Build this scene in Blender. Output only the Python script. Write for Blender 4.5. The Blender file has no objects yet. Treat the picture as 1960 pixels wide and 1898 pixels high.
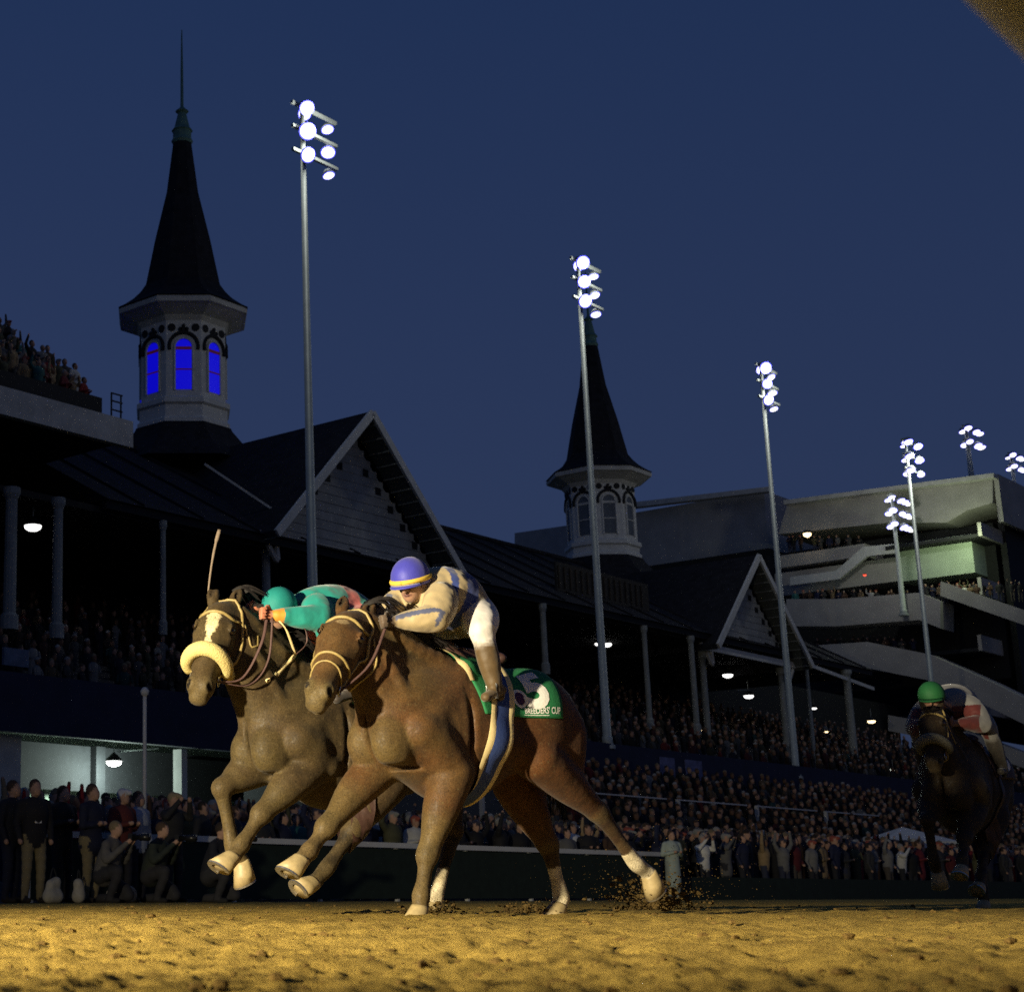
import bpy, bmesh, math, random
import numpy as np
from mathutils import Vector, Matrix
random.seed(7); np.random.seed(7)
R = math.radians
sc = bpy.context.scene
col = bpy.data.collections.new('racetrack'); sc.collection.children.link(col)

# ------------------------------------------------------------------ camera
FPX, CX, CY, CAM_H = 3200.0, 300.0, 949.0, 0.12      # measured on a 1960 px wide print of the photograph
PITCH = math.atan((1712 - 949) / 3200.0)
cam_d = bpy.data.cameras.new('camera'); cam = bpy.data.objects.new('camera', cam_d); col.objects.link(cam)
cam_d.sensor_fit = 'HORIZONTAL'; cam_d.sensor_width = 36.0; cam_d.lens = FPX / 1960 * 36
cam_d.shift_x = (980 - CX) / 1960; cam_d.shift_y = 0.0
cam_d.clip_start = 0.05; cam_d.clip_end = 5000
cam_d.dof.use_dof = True; cam_d.dof.focus_distance = 10.2; cam_d.dof.aperture_fstop = 7.0
cam.location = (0, 0, CAM_H); cam.rotation_euler = (R(90) + PITCH, 0, 0)
sc.camera = cam

# ------------------------------------------------------------------ dusk sky
world = bpy.data.worlds.new('World'); sc.world = world; world.use_nodes = True
nt = world.node_tree
for n in list(nt.nodes): nt.nodes.remove(n)
w_out = nt.nodes.new('ShaderNodeOutputWorld'); w_bg = nt.nodes.new('ShaderNodeBackground')
w_sky = nt.nodes.new('ShaderNodeTexSky'); w_sky.sky_type = 'NISHITA'; w_sky.sun_disc = False
SUN_EL, SUN_ROT = R(0.5), R(150)
w_sky.sun_elevation = SUN_EL; w_sky.sun_rotation = SUN_ROT
w_sky.air_density = 1.0; w_sky.dust_density = 0.3; w_sky.ozone_density = 6.0
# physical dusk sky plus the blue-grey glow of city light in the haze, paler towards the horizon
w_hsv = nt.nodes.new('ShaderNodeHueSaturation'); w_hsv.inputs['Saturation'].default_value = 0.75; w_hsv.inputs['Value'].default_value = 0.05
nt.links.new(w_sky.outputs[0], w_hsv.inputs['Color'])
w_geo = nt.nodes.new('ShaderNodeTexCoord'); w_sep = nt.nodes.new('ShaderNodeSeparateXYZ'); w_rmp = nt.nodes.new('ShaderNodeValToRGB')
nt.links.new(w_geo.outputs['Generated'], w_sep.inputs[0]); nt.links.new(w_sep.outputs['Z'], w_rmp.inputs[0])
w_rmp.color_ramp.elements[0].position = 0.0; w_rmp.color_ramp.elements[0].color = (0.020, 0.028, 0.064, 1)
w_rmp.color_ramp.elements[1].position = 0.75; w_rmp.color_ramp.elements[1].color = (0.0005, 0.015, 0.060, 1)
w_add = nt.nodes.new('ShaderNodeMix'); w_add.data_type = 'RGBA'; w_add.blend_type = 'ADD'; w_add.inputs[0].default_value = 1.0
nt.links.new(w_hsv.outputs[0], w_add.inputs[6]); nt.links.new(w_rmp.outputs[0], w_add.inputs[7]); nt.links.new(w_add.outputs[2], w_bg.inputs['Color'])
w_bg.inputs['Strength'].default_value = 1.0
nt.links.new(w_bg.outputs[0], w_out.inputs[0])

# last glow of the sun, low behind the camera's left shoulder
sun_d = bpy.data.lights.new('sun', 'SUN'); sun_d.energy = 0.03; sun_d.angle = R(12); sun_d.color = (1.0, 0.86, 0.72)
sun = bpy.data.objects.new('sun', sun_d); col.objects.link(sun)
sun.rotation_euler = (R(80), 0, R(180) - SUN_ROT); sun.location = (0, -20, 30)

sc.view_settings.view_transform = 'Standard'; sc.view_settings.look = 'None'
sc.view_settings.exposure = 0.0; sc.view_settings.gamma = 1.0; sc.view_settings.use_curve_mapping = False
sc.cycles.use_denoising = False
sc.cycles.max_bounces = 4; sc.cycles.diffuse_bounces = 2; sc.cycles.glossy_bounces = 2; sc.cycles.transmission_bounces = 1
sc.cycles.sample_clamp_indirect = 1.5

# ------------------------------------------------------------------ layout helpers
def ray(u, v):
    a = (u - CX) / FPX; b = (CY - v) / FPX
    c, s = math.cos(PITCH), math.sin(PITCH)
    return np.array([a, c - b * s, s + b * c])
def at_plane(u, v, o, nrm):
    r = ray(u, v); C = np.array([0, 0, CAM_H]); o = np.asarray(o, float); nrm = np.asarray(nrm, float)
    return C + r * (np.dot(o - C, nrm) / np.dot(r, nrm))
def at_depth(u, v, Y):
    r = ray(u, v); return np.array([0, 0, CAM_H]) + r * (Y / r[1])
S2 = math.sqrt(0.5)
T = np.array([S2, S2, 0.0]); N = np.array([-S2, S2, 0.0]); Z = np.array([0, 0, 1.0])   # along the track / away from it / up
def tn(t, n, z=0.0): return T * t + N * n + Z * z
def on_n(u, v, n):                       # where the sight line meets the vertical sheet n = const -> (t, z)
    p = at_plane(u, v, N * n, N); return float(p @ T), float(p[2])
def on_t(u, v, t):
    p = at_plane(u, v, T * t, T); return float(p @ N), float(p[2])
def on_z(u, v, z):
    p = at_plane(u, v, Z * z, Z); return float(p @ T), float(p @ N)

# ------------------------------------------------------------------ materials
def mat(name, c, rough=0.7, var=0.25, scale=6.0, bump=0.0, metal=0.0, vcol=False, objcol=False, emit=0.0, spec=0.4, detail=6.0, coat=0.0, c2=None, sheen=0.0):
    m = bpy.data.materials.new(name); m.use_nodes = True
    t = m.node_tree; b = t.nodes['Principled BSDF']; L = t.links.new
    b.inputs['Roughness'].default_value = rough; b.inputs['Metallic'].default_value = metal
    b.inputs['Specular IOR Level'].default_value = spec
    if coat: b.inputs['Coat Weight'].default_value = coat; b.inputs['Coat Roughness'].default_value = 0.25
    if sheen: b.inputs['Sheen Weight'].default_value = sheen
    tc = t.nodes.new('ShaderNodeTexCoord'); nz = t.nodes.new('ShaderNodeTexNoise')
    nz.inputs['Scale'].default_value = scale; nz.inputs['Detail'].default_value = detail; nz.inputs['Roughness'].default_value = 0.6
    L(tc.outputs['Object'], nz.inputs['Vector'])
    if vcol:
        at = t.nodes.new('ShaderNodeAttribute'); at.attribute_name = 'Col'; src = at.outputs['Color']
        if objcol:
            oi = t.nodes.new('ShaderNodeObjectInfo'); mk = t.nodes.new('ShaderNodeAttribute'); mk.attribute_name = 'cloth'
            mm = t.nodes.new('ShaderNodeMix'); mm.data_type = 'RGBA'
            L(mk.outputs['Fac'], mm.inputs[0]); L(src, mm.inputs[6]); L(oi.outputs['Color'], mm.inputs[7]); src = mm.outputs[2]
    else:
        rgb = t.nodes.new('ShaderNodeRGB'); rgb.outputs[0].default_value = (*c, 1); src = rgb.outputs[0]
    if c2 is not None:
        cr = t.nodes.new('ShaderNodeValToRGB'); cr.color_ramp.elements[0].position = 0.42; cr.color_ramp.elements[1].position = 0.62
        L(nz.outputs['Fac'], cr.inputs[0]); mx2 = t.nodes.new('ShaderNodeMix'); mx2.data_type = 'RGBA'
        L(cr.outputs[0], mx2.inputs[0]); L(src, mx2.inputs[6]); mx2.inputs[7].default_value = (*c2, 1); src = mx2.outputs[2]
    mr = t.nodes.new('ShaderNodeMapRange'); mr.inputs[1].default_value = 0.25; mr.inputs[2].default_value = 0.75
    mr.inputs[3].default_value = 1 - var; mr.inputs[4].default_value = 1 + var
    L(nz.outputs['Fac'], mr.inputs[0])
    mx = t.nodes.new('ShaderNodeVectorMath'); mx.operation = 'SCALE'
    L(src, mx.inputs[0]); L(mr.outputs[0], mx.inputs['Scale']); L(mx.outputs[0], b.inputs['Base Color'])
    if emit:
        m.cycles.emission_sampling = 'NONE' if emit > 0.3 else 'AUTO'
        L(src, b.inputs['Emission Color']); b.inputs['Emission Strength'].default_value = emit
    if bump:
        bp = t.nodes.new('ShaderNodeBump'); bp.inputs['Strength'].default_value = bump; bp.inputs['Distance'].default_value = 0.02
        L(nz.outputs['Fac'], bp.inputs['Height']); L(bp.outputs[0], b.inputs['Normal'])
    return m

# ------------------------------------------------------------------ object helpers
def link(o, parent=None):
    col.objects.link(o)
    if parent is not None: o.parent = parent
    return o
def tag(o, label=None, cat=None, group=None, kind=None):
    if label: o['label'] = label
    if cat: o['category'] = cat
    if group: o['group'] = group
    if kind: o['kind'] = kind
    return o
def empty(name, loc, rot=(0, 0, 0)):
    o = bpy.data.objects.new(name, None); o.empty_display_size = 0.2; o.location = loc; o.rotation_euler = rot
    return link(o)
def mesh_obj(name, v, f, m, parent=None, smooth=False, cols=None, extra=None):
    me = bpy.data.meshes.new(name)
    if isinstance(f, np.ndarray):
        nv, nf, k = len(v), len(f), f.shape[1]
        me.vertices.add(nv); me.vertices.foreach_set('co', np.asarray(v, np.float32).ravel())
        me.loops.add(nf * k); me.loops.foreach_set('vertex_index', f.astype(np.int32).ravel())
        me.polygons.add(nf); me.polygons.foreach_set('loop_start', np.arange(0, nf * k, k, dtype=np.int32))
        me.polygons.foreach_set('loop_total', np.full(nf, k, np.int32)); me.update(calc_edges=True)
    else:
        me.from_pydata([tuple(map(float, p)) for p in v], [], [tuple(q) for q in f]); me.update()
    me.validate()
    if smooth: me.polygons.foreach_set('use_smooth', np.ones(len(me.polygons), bool))
    if cols is not None:
        a = me.color_attributes.new('Col', 'FLOAT_COLOR', 'POINT'); c4 = np.ones((len(v), 4), np.float32); c4[:, :3] = cols
        a.data.foreach_set('color', c4.ravel())
    if extra is not None:
        a = me.attributes.new('cloth', 'FLOAT', 'POINT'); a.data.foreach_set('value', np.asarray(extra, np.float32))
    if m is not None: me.materials.append(m)
    return link(bpy.data.objects.new(name, me), parent)

class MB:
    """collects simple solids of one piece"""
    def __init__(s): s.v = []; s.f = []
    def add(s, v, f):
        b = len(s.v); s.v += [tuple(map(float, p)) for p in v]; s.f += [tuple(b + i for i in q) for q in f]; return s
    def hexa(s, p):                               # 8 points: bottom ring 0-3, top ring 4-7
        return s.add(p, [(3, 2, 1, 0), (4, 5, 6, 7), (0, 1, 5, 4), (1, 2, 6, 5), (2, 3, 7, 6), (3, 0, 4, 7)])
    def box(s, o, ax, ay, az):                    # corner o and three edge vectors
        o, ax, ay, az = map(np.asarray, (o, ax, ay, az))
        return s.hexa([o, o + ax, o + ax + ay, o + ay, o + az, o + ax + az, o + ax + ay + az, o + ay + az])
    def tnbox(s, t0, t1, n0, n1, z0, z1): return s.box(tn(t0, n0, z0), T * (t1 - t0), N * (n1 - n0), Z * (z1 - z0))
    def bar(s, a, b, w, h, up=Z):
        a, b, up = map(lambda q: np.asarray(q, float), (a, b, up)); d = b - a; d /= np.linalg.norm(d)
        x = np.cross(d, up); x /= np.linalg.norm(x); y = np.cross(x, d)
        return s.box(a - x * w / 2 - y * h / 2, b - a, x * w, y * h)
    def rings(s, rings, cap=True, closed=True):
        b = len(s.v); n = len(rings[0])
        for r in rings: s.v += [tuple(map(float, p)) for p in r]
        for i in range(len(rings) - 1):
            for j in range(n if closed else n - 1):
                s.f.append((b + i * n + j, b + i * n + (j + 1) % n, b + (i + 1) * n + (j + 1) % n, b + (i + 1) * n + j))
        if cap:
            s.f.append(tuple(b + j for j in reversed(range(n)))); e = b + (len(rings) - 1) * n
            s.f.append(tuple(e + j for j in range(n)))
        return s
    def lathe(s, prof, n=16, c=(0, 0, 0), ph=0.0):
        c = np.asarray(c, float)
        return s.rings([[c + np.array([r * math.cos(ph + 2 * math.pi * j / n), r * math.sin(ph + 2 * math.pi * j / n), z]) for j in range(n)] for r, z in prof])
    def tube(s, pts, rad, n=8, flat=1.0):
        pts = [np.asarray(p, float) for p in pts]
        rad = [rad] * len(pts) if np.isscalar(rad) else list(rad)
        up = np.array([0.12, 0.31, 0.94]); rings = []
        for i, p in enumerate(pts):
            d = pts[min(i + 1, len(pts) - 1)] - pts[max(i - 1, 0)]; d /= (np.linalg.norm(d) + 1e-9)
            x = np.cross(d, up); x /= (np.linalg.norm(x) + 1e-9); y = np.cross(x, d)
            rings.append([p + rad[i] * (x * math.cos(2 * math.pi * j / n) + y * flat * math.sin(2 * math.pi * j / n)) for j in range(n)])
        return s.rings(rings)
    def build(s, name, m, parent=None, smooth=False): return mesh_obj(name, s.v, s.f, m, parent, smooth)
def spline(pts, n):
    p = np.asarray(pts, float); p = np.vstack([2 * p[0] - p[1], p, 2 * p[-1] - p[-2]]); out = []
    for i in range(1, len(p) - 2):
        for k in range(n):
            t = k / n; a, b, c, d = p[i - 1], p[i], p[i + 1], p[i + 2]
            out.append(0.5 * (2 * b + (c - a) * t + (2 * a - 5 * b + 4 * c - d) * t * t + (3 * b - a - 3 * c + d) * t ** 3))
    out.append(p[-2]); return np.array(out)
def nrmz(v): v = np.asarray(v, float); return v / np.linalg.norm(v)
def text_mesh(txt, size=1.0, bold=0.0):
    cu = bpy.data.curves.new('lettering', 'FONT'); cu.body = txt; cu.size = size; cu.align_x = 'CENTER'; cu.align_y = 'CENTER'; cu.resolution_u = 4; cu.offset = bold
    o = bpy.data.objects.new('lettering', cu); col.objects.link(o); dg = bpy.context.evaluated_depsgraph_get()
    me = o.evaluated_get(dg).to_mesh()
    bm = bmesh.new(); bm.from_mesh(me); bmesh.ops.triangulate(bm, faces=bm.faces[:])
    for _ in range(2):
        bmesh.ops.subdivide_edges(bm, edges=[e for e in bm.edges if e.calc_length() > size * 0.12], cuts=1)
        bmesh.ops.triangulate(bm, faces=bm.faces[:])
    v = [tuple(x.co) for x in bm.verts]; bm.verts.index_update(); f = [tuple(x.index for x in q.verts) for q in bm.faces]
    bm.free(); bpy.data.objects.remove(o); bpy.data.curves.remove(cu)
    return np.array(v), f

# ------------------------------------------------------------------ smooth-blended solids (one skin for bodies)
class Skin:
    def __init__(s, lo, hi, h):
        s.lo = np.asarray(lo, float); s.h = h; s.n = np.ceil((np.asarray(hi) - s.lo) / h).astype(int) + 1
        s.f = np.full(tuple(s.n), 9.0, np.float32); s.c = np.zeros(tuple(s.n) + (3,), np.float32)
        s.hard = False
        s.ax = [s.lo[i] + h * np.arange(s.n[i]) for i in range(3)]
    def _sub(s, lo, hi):
        a = np.clip(np.floor((np.asarray(lo) - s.lo) / s.h).astype(int), 0, s.n - 1); b = np.clip(np.ceil((np.asarray(hi) - s.lo) / s.h).astype(int) + 1, 1, s.n)
        sl = tuple(slice(a[i], b[i]) for i in range(3))
        P = np.stack(np.meshgrid(*[s.ax[i][sl[i]] for i in range(3)], indexing='ij'), -1); return sl, P
    def _put(s, sl, d, k, c):
        f = s.f[sl].copy(); d = d.astype(np.float32); h = np.clip(0.5 + 0.5 * (f - d) / k, 0, 1)
        s.f[sl] = f * (1 - h) + d * h - k * h * (1 - h)
        if c is not None:
            hc = ((d < f).astype(np.float32) if s.hard else np.clip(0.5 + 0.5 * (f - d) / max(k * 0.45, 0.008), 0, 1))[..., None]; s.c[sl] = s.c[sl] * (1 - hc) + np.asarray(c, np.float32) * hc
    def cone(s, a, b, ra, rb, k=0.03, c=None, sq=None):
        a, b = np.asarray(a, float), np.asarray(b, float); r = max(ra, rb) * (max(1, sq[1]) if sq else 1) + k * 1.5 + 2 * s.h
        sl, P = s._sub(np.minimum(a, b) - r, np.maximum(a, b) + r); p = P - a; ab = b - a
        t = np.clip((p @ ab) / max(ab @ ab, 1e-9), 0, 1); q = p - t[..., None] * ab
        sc_ = 1.0
        if sq:
            w = nrmz(sq[0]); q = q + (q @ w)[..., None] * (1 / sq[1] - 1) * w; sc_ = min(1.0, sq[1]) ** 0.5
        tt = t * t * (3 - 2 * t) * 0.5 + t * 0.5
        s._put(sl, (np.sqrt((q * q).sum(-1)) - (ra + (rb - ra) * tt)) * sc_, k, c); return s
    def ell(s, c0, rad, k=0.04, c=None, M=None, cut=False):
        c0 = np.asarray(c0, float); rad = np.asarray(rad, float); r = rad.max() + k * 1.5 + 2 * s.h
        sl, P = s._sub(c0 - r, c0 + r); p = P - c0
        if M is not None: p = p @ np.asarray(M).T            # rows of M = local axes
        k0 = np.sqrt(((p / rad) ** 2).sum(-1)); k1 = np.sqrt(((p / rad ** 2) ** 2).sum(-1)) + 1e-6; d = k0 * (k0 - 1) / k1
        if not cut: s._put(sl, d, k, c); return s
        f = s.f[sl].copy(); d = -d.astype(np.float32); h = np.clip(0.5 - 0.5 * (f - d) / k, 0, 1); s.f[sl] = f * (1 - h) + d * h + k * h * (1 - h)
        if c is not None:
            hc = np.clip(0.5 - 0.5 * (f - d) / 0.008, 0, 1)[..., None]; s.c[sl] = s.c[sl] * (1 - hc) + np.asarray(c, np.float32) * hc
        return s
    def limb(s, pts, rads, k=0.02, c=None, sub=3, sq=None):
        P = spline(np.hstack([np.asarray(pts, float), np.asarray(rads, float)[:, None]]), sub)
        for i in range(len(P) - 1):
            cc = c[min(i // sub, len(c) - 1)] if isinstance(c, list) else c
            s.cone(P[i][:3], P[i + 1][:3], max(P[i][3], .004), max(P[i + 1][3], .004), k, cc, sq)
        return s
    def sample(s, p):
        g = (np.asarray(p, float) - s.lo) / s.h; i = np.clip(np.floor(g).astype(int), 0, s.n - 2); w = np.clip(g - i, 0, 1); o = 0
        for dx in (0, 1):
            for dy in (0, 1):
                for dz in (0, 1):
                    o = o + s.f[i[..., 0] + dx, i[..., 1] + dy, i[..., 2] + dz] * (w[..., 0] if dx else 1 - w[..., 0]) * (w[..., 1] if dy else 1 - w[..., 1]) * (w[..., 2] if dz else 1 - w[..., 2])
        return o
    def grad(s, p):
        e = s.h; p = np.asarray(p, float); g = np.stack([s.sample(p + e * a) - s.sample(p - e * a) for a in np.eye(3)], -1)
        return g / (np.linalg.norm(g, axis=-1, keepdims=True) + 1e-9)
    def snap(s, p, off=0.0):                       # nearest skin point, lifted by off
        p = np.asarray(p, float).copy()
        for _ in range(6): p -= (s.sample(p) - off)[..., None] * s.grad(p) * 0.8
        return p
    def cast(s, o, d, off=0.0, far=0.9):           # from inside outwards: last crossing
        o = np.asarray(o, float); d = np.asarray(d, float); tt = np.linspace(0, far, 90)
        F = np.stack([s.sample(o + d * t) for t in tt], -1) < 0
        idx = np.where(F.any(-1), 89 - np.argmax(F[..., ::-1], -1), 0); t0 = tt[idx]; t1 = t0 + tt[1]
        for _ in range(8):
            tm = (t0 + t1) / 2; ins = s.sample(o + d * tm[..., None]) < 0; t0 = np.where(ins, tm, t0); t1 = np.where(ins, t1, tm)
        p = o + d * t0[..., None]; return p + s.grad(p) * off
    def mesh(s):
        f = s.f; n = s.n; m = f < 0; cn = n - 1
        C = [np.s_[dx:dx + cn[0], dy:dy + cn[1], dz:dz + cn[2]] for dx in (0, 1) for dy in (0, 1) for dz in (0, 1)]
        D = [(dx, dy, dz) for dx in (0, 1) for dy in (0, 1) for dz in (0, 1)]
        tot = sum(m[c].astype(np.int8) for c in C); act = (tot > 0) & (tot < 8); ii = np.argwhere(act)
        idm = np.full(tuple(cn), -1, np.int64); idm[act] = np.arange(len(ii))
        val = np.stack([f[c][act] for c in C], 1); acc = np.zeros((len(ii), 3)); cnt = np.zeros(len(ii))
        for a in range(8):
            for b in range(a + 1, 8):
                da, db = np.array(D[a]), np.array(D[b])
                if np.abs(da - db).sum() != 1: continue
                x = (val[:, a] < 0) != (val[:, b] < 0); t = np.where(x, val[:, a] / np.where(x, val[:, a] - val[:, b], 1), 0)
                acc += np.where(x[:, None], da + (db - da) * t[:, None], 0); cnt += x
        loc = ii + acc / cnt[:, None]; V = s.lo + loc * s.h
        cg = np.clip(np.round(loc).astype(int), 0, n - 1); colr = s.c[cg[:, 0], cg[:, 1], cg[:, 2]]
        Q = []
        for ax in range(3):
            o1, o2 = [(1, 2), (2, 0), (0, 1)][ax]
            sl0 = [slice(None)] * 3; sl1 = [slice(None)] * 3; sl0[ax] = slice(0, -1); sl1[ax] = slice(1, None)
            chg = m[tuple(sl0)] != m[tuple(sl1)]; e = np.argwhere(chg); e = e[(e[:, o1] > 0) & (e[:, o2] > 0) & (e[:, o1] < cn[o1]) & (e[:, o2] < cn[o2])]
            ins = m[e[:, 0], e[:, 1], e[:, 2]]; u = np.eye(3, dtype=int)
            q = np.stack([idm[tuple((e - u[o1] * i - u[o2] * j).T)] for i, j in ((1, 1), (0, 1), (0, 0), (1, 0))], 1)
            q[~ins] = q[~ins][:, ::-1]; Q.append(q)
        Q = np.vstack(Q); return V, Q, colr
    def build(s, name, m, parent=None, paint=None, extra=None):
        V, Q, c = s.mesh()
        if paint is not None: c = paint(V, c)
        return mesh_obj(name, V, Q, m, parent, True, c, None if extra is None else extra(V, c))
# ------------------------------------------------------------------ surface materials
def dirt_mat(name, base, dark, bump):
    m = mat(name, base, 0.95, 0.3, 3.0, 0, spec=0.1, detail=10); t = m.node_tree; b = t.nodes['Principled BSDF']; L = t.links.new
    tc = t.nodes.new('ShaderNodeTexCoord'); n1 = t.nodes.new('ShaderNodeTexNoise'); n1.inputs['Scale'].default_value = 55; n1.inputs['Detail'].default_value = 8; n1.inputs['Roughness'].default_value = 0.7
    n2 = t.nodes.new('ShaderNodeTexNoise'); n2.inputs['Scale'].default_value = 7; n2.inputs['Detail'].default_value = 5
    L(tc.outputs['Object'], n1.inputs[0]); L(tc.outputs['Object'], n2.inputs[0])
    cr = t.nodes.new('ShaderNodeValToRGB'); cr.color_ramp.elements[0].position = 0.36; cr.color_ramp.elements[0].color = (*dark, 1); cr.color_ramp.elements[1].position = 0.62; cr.color_ramp.elements[1].color = (*base, 1)
    ad = t.nodes.new('ShaderNodeMath'); ad.operation = 'MULTIPLY_ADD'; ad.inputs[1].default_value = 0.45
    mu = t.nodes.new('ShaderNodeMath'); mu.operation = 'MULTIPLY'; mu.inputs[1].default_value = 0.55; L(n2.outputs[0], mu.inputs[0])
    L(n1.outputs[0], ad.inputs[0]); L(mu.outputs[0], ad.inputs[2]); L(ad.outputs[0], cr.inputs[0]); L(cr.outputs[0], b.inputs['Base Color'])
    bp = t.nodes.new('ShaderNodeBump'); bp.inputs['Strength'].default_value = bump; bp.inputs['Distance'].default_value = 0.05; L(n1.outputs[0], bp.inputs['Height']); L(bp.outputs[0], b.inputs['Normal'])
    return m
M_dirt = dirt_mat('track_dirt', (0.53, 0.360, 0.080), (0.27, 0.178, 0.042), 0.75)
M_clod = dirt_mat('dirt_clod', (0.22, 0.14, 0.04), (0.09, 0.055, 0.018), 0.6)
M_pave = mat('pavement', (0.06, 0.058, 0.055), 0.9, 0.3, 2.0, 0.2)
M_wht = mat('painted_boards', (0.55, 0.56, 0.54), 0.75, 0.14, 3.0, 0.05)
M_wht2 = mat('weathered_white', (0.50, 0.50, 0.47), 0.8, 0.22, 1.5, 0.08)
M_col = mat('column_paint', (0.26, 0.28, 0.27), 0.8, 0.2, 2.0)
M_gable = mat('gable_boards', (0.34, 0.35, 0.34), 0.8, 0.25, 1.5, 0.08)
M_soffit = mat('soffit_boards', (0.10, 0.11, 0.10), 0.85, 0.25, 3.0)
M_rafter = mat('rafter_paint', (0.17, 0.18, 0.17), 0.85, 0.25, 3.0)
M_slate = mat('slate_roof', (0.018, 0.018, 0.021), 0.85, 0.5, 2.5, 0.3, spec=0.15)
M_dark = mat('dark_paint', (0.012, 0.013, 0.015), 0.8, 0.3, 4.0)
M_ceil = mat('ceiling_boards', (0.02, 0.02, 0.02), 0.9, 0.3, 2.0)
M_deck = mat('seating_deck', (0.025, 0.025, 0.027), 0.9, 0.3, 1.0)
M_blue = mat('blue_fascia', (0.018, 0.021, 0.050), 0.8, 0.25, 1.5)
M_palegreen = mat('pale_green_wall', (0.42, 0.52, 0.40), 0.85, 0.12, 0.8)
M_copper = mat('verdigris', (0.10, 0.20, 0.17), 0.7, 0.25, 4.0)
M_pole = mat('galvanised_pole', (0.38, 0.42, 0.40), 0.55, 0.15, 2.0, metal=0.25)
M_conc = mat('concrete', (0.36, 0.35, 0.33), 0.85, 0.18, 0.6, 0.05)
M_rail = mat('white_rail', (0.62, 0.62, 0.60), 0.5, 0.1, 2.0)
M_mesh = mat('dark_green_mesh', (0.012, 0.022, 0.016), 0.9, 0.3, 5.0)
M_bluelit = mat('blue_lit_glass', (0.004, 0.002, 0.80), 0.4, 0.0, 2.0, emit=0.58)
M_pane = mat('window_glass', (0.10, 0.12, 0.15), 0.6, 0.2, 2.0, spec=0.2)
M_sash = mat('red_sash', (0.20, 0.02, 0.10), 0.6, 0.1, 5.0, emit=0.10)
M_lens = mat('lamp_lens', (1.0, 0.98, 0.95), 0.3, 0.0, 1.0, emit=2.2)
M_lens_dim = mat('lamp_lens_edge', (0.95, 1.0, 0.85), 0.3, 0.0, 1.0, emit=1.6)
M_bluefringe = mat('blue_fringe_glow', (0.10, 0.10, 1.0), 0.3, 0.0, 1.0, emit=1.0)  # self-lit colour imitating the blue fringe around bright lamps
M_warmlamp = mat('warm_lamp', (1.0, 0.72, 0.38), 0.3, 0.0, 1.0, emit=4.0)
M_redlamp = mat('red_lamp', (1.0, 0.08, 0.04), 0.3, 0.0, 1.0, emit=2.0)

# ------------------------------------------------------------------ lattice noise for relief
def vnoise(x, y, seed):
    xi = np.floor(x).astype(int); yi = np.floor(y).astype(int); xf = x - xi; yf = y - yi; xf = xf * xf * (3 - 2 * xf); yf = yf * yf * (3 - 2 * yf)
    def h(a, b):
        n = (a * 374761393 + b * 668265263 + seed * 1442695041) & 0x7fffffff; n = (n ^ (n >> 13)) * 1274126177 & 0x7fffffff; return ((n ^ (n >> 16)) & 0xffff) / 65535.0
    return (h(xi, yi) * (1 - xf) + h(xi + 1, yi) * xf) * (1 - yf) + (h(xi, yi + 1) * (1 - xf) + h(xi + 1, yi + 1) * xf) * yf
def relief(x, y):
    d = np.sqrt(x * x + y * y)
    z = 0.026 * (vnoise(x * 1.3, y * 1.3, 1) - 0.5) + 0.020 * (vnoise(x * 3.7, y * 3.7, 2) - 0.5) + 0.015 * (vnoise(x * 9, y * 9, 3) - 0.5) + 0.016 * (vnoise(x * 23, y * 23, 4) - 0.5) + 0.012 * (vnoise(x * 60, y * 60, 5) - 0.5)
    hol = np.clip(vnoise(x * 2.4 + 7, y * 2.4, 6) - 0.62, 0, 1) * 0.036
    return z - hol * np.clip((d - 1.2), 0, 1)

# ------------------------------------------------------------------ ground
g = MB(); g.add([(-900, -900, -0.20), (900, -900, -0.20), (900, 900, -0.20), (-900, 900, -0.20)], [(0, 1, 2, 3)]); tag(g.build('ground', M_pave), kind='structure')
dist = np.concatenate([np.geomspace(0.35, 14, 300), np.linspace(14.2, 34, 70), np.linspace(35, 160, 60)])
ang = np.linspace(R(-62), R(62), 560)
DD, AA = np.meshgrid(dist, ang, indexing='ij'); gx, gy = DD * np.sin(AA + R(8)), DD * np.cos(AA + R(8)) - 0.0
gz = relief(gx, gy) * np.clip(1.2 - DD / 40, 0.15, 1)
keep_n = (-gx + gy) * S2
gz = np.where(keep_n > 20.6, -0.05, gz)
idx = np.arange(DD.size).reshape(DD.shape); q = np.stack([idx[:-1, :-1], idx[:-1, 1:], idx[1:, 1:], idx[1:, :-1]], -1).reshape(-1, 4)
trk = mesh_obj('track', np.stack([gx, gy, gz], -1).reshape(-1, 3), q[:, ::-1].copy(), M_dirt, None, True); tag(trk, kind='structure')
# apron rising gently to the stands
ap = MB(); ap.add([tn(-10, 20.4, -0.04), tn(190, 20.4, -0.04), tn(190, 31, 0.75), tn(-10, 31, 0.75), tn(-10, 60, 0.8), tn(190, 60, 0.8)], [(0, 1, 2, 3), (3, 2, 5, 4)]); tag(ap.build('apron', M_pave), kind='structure')
def apron_z(n): return -0.04 + 0.79 * min(max((n - 20.4) / 10.6, 0), 1)
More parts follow.
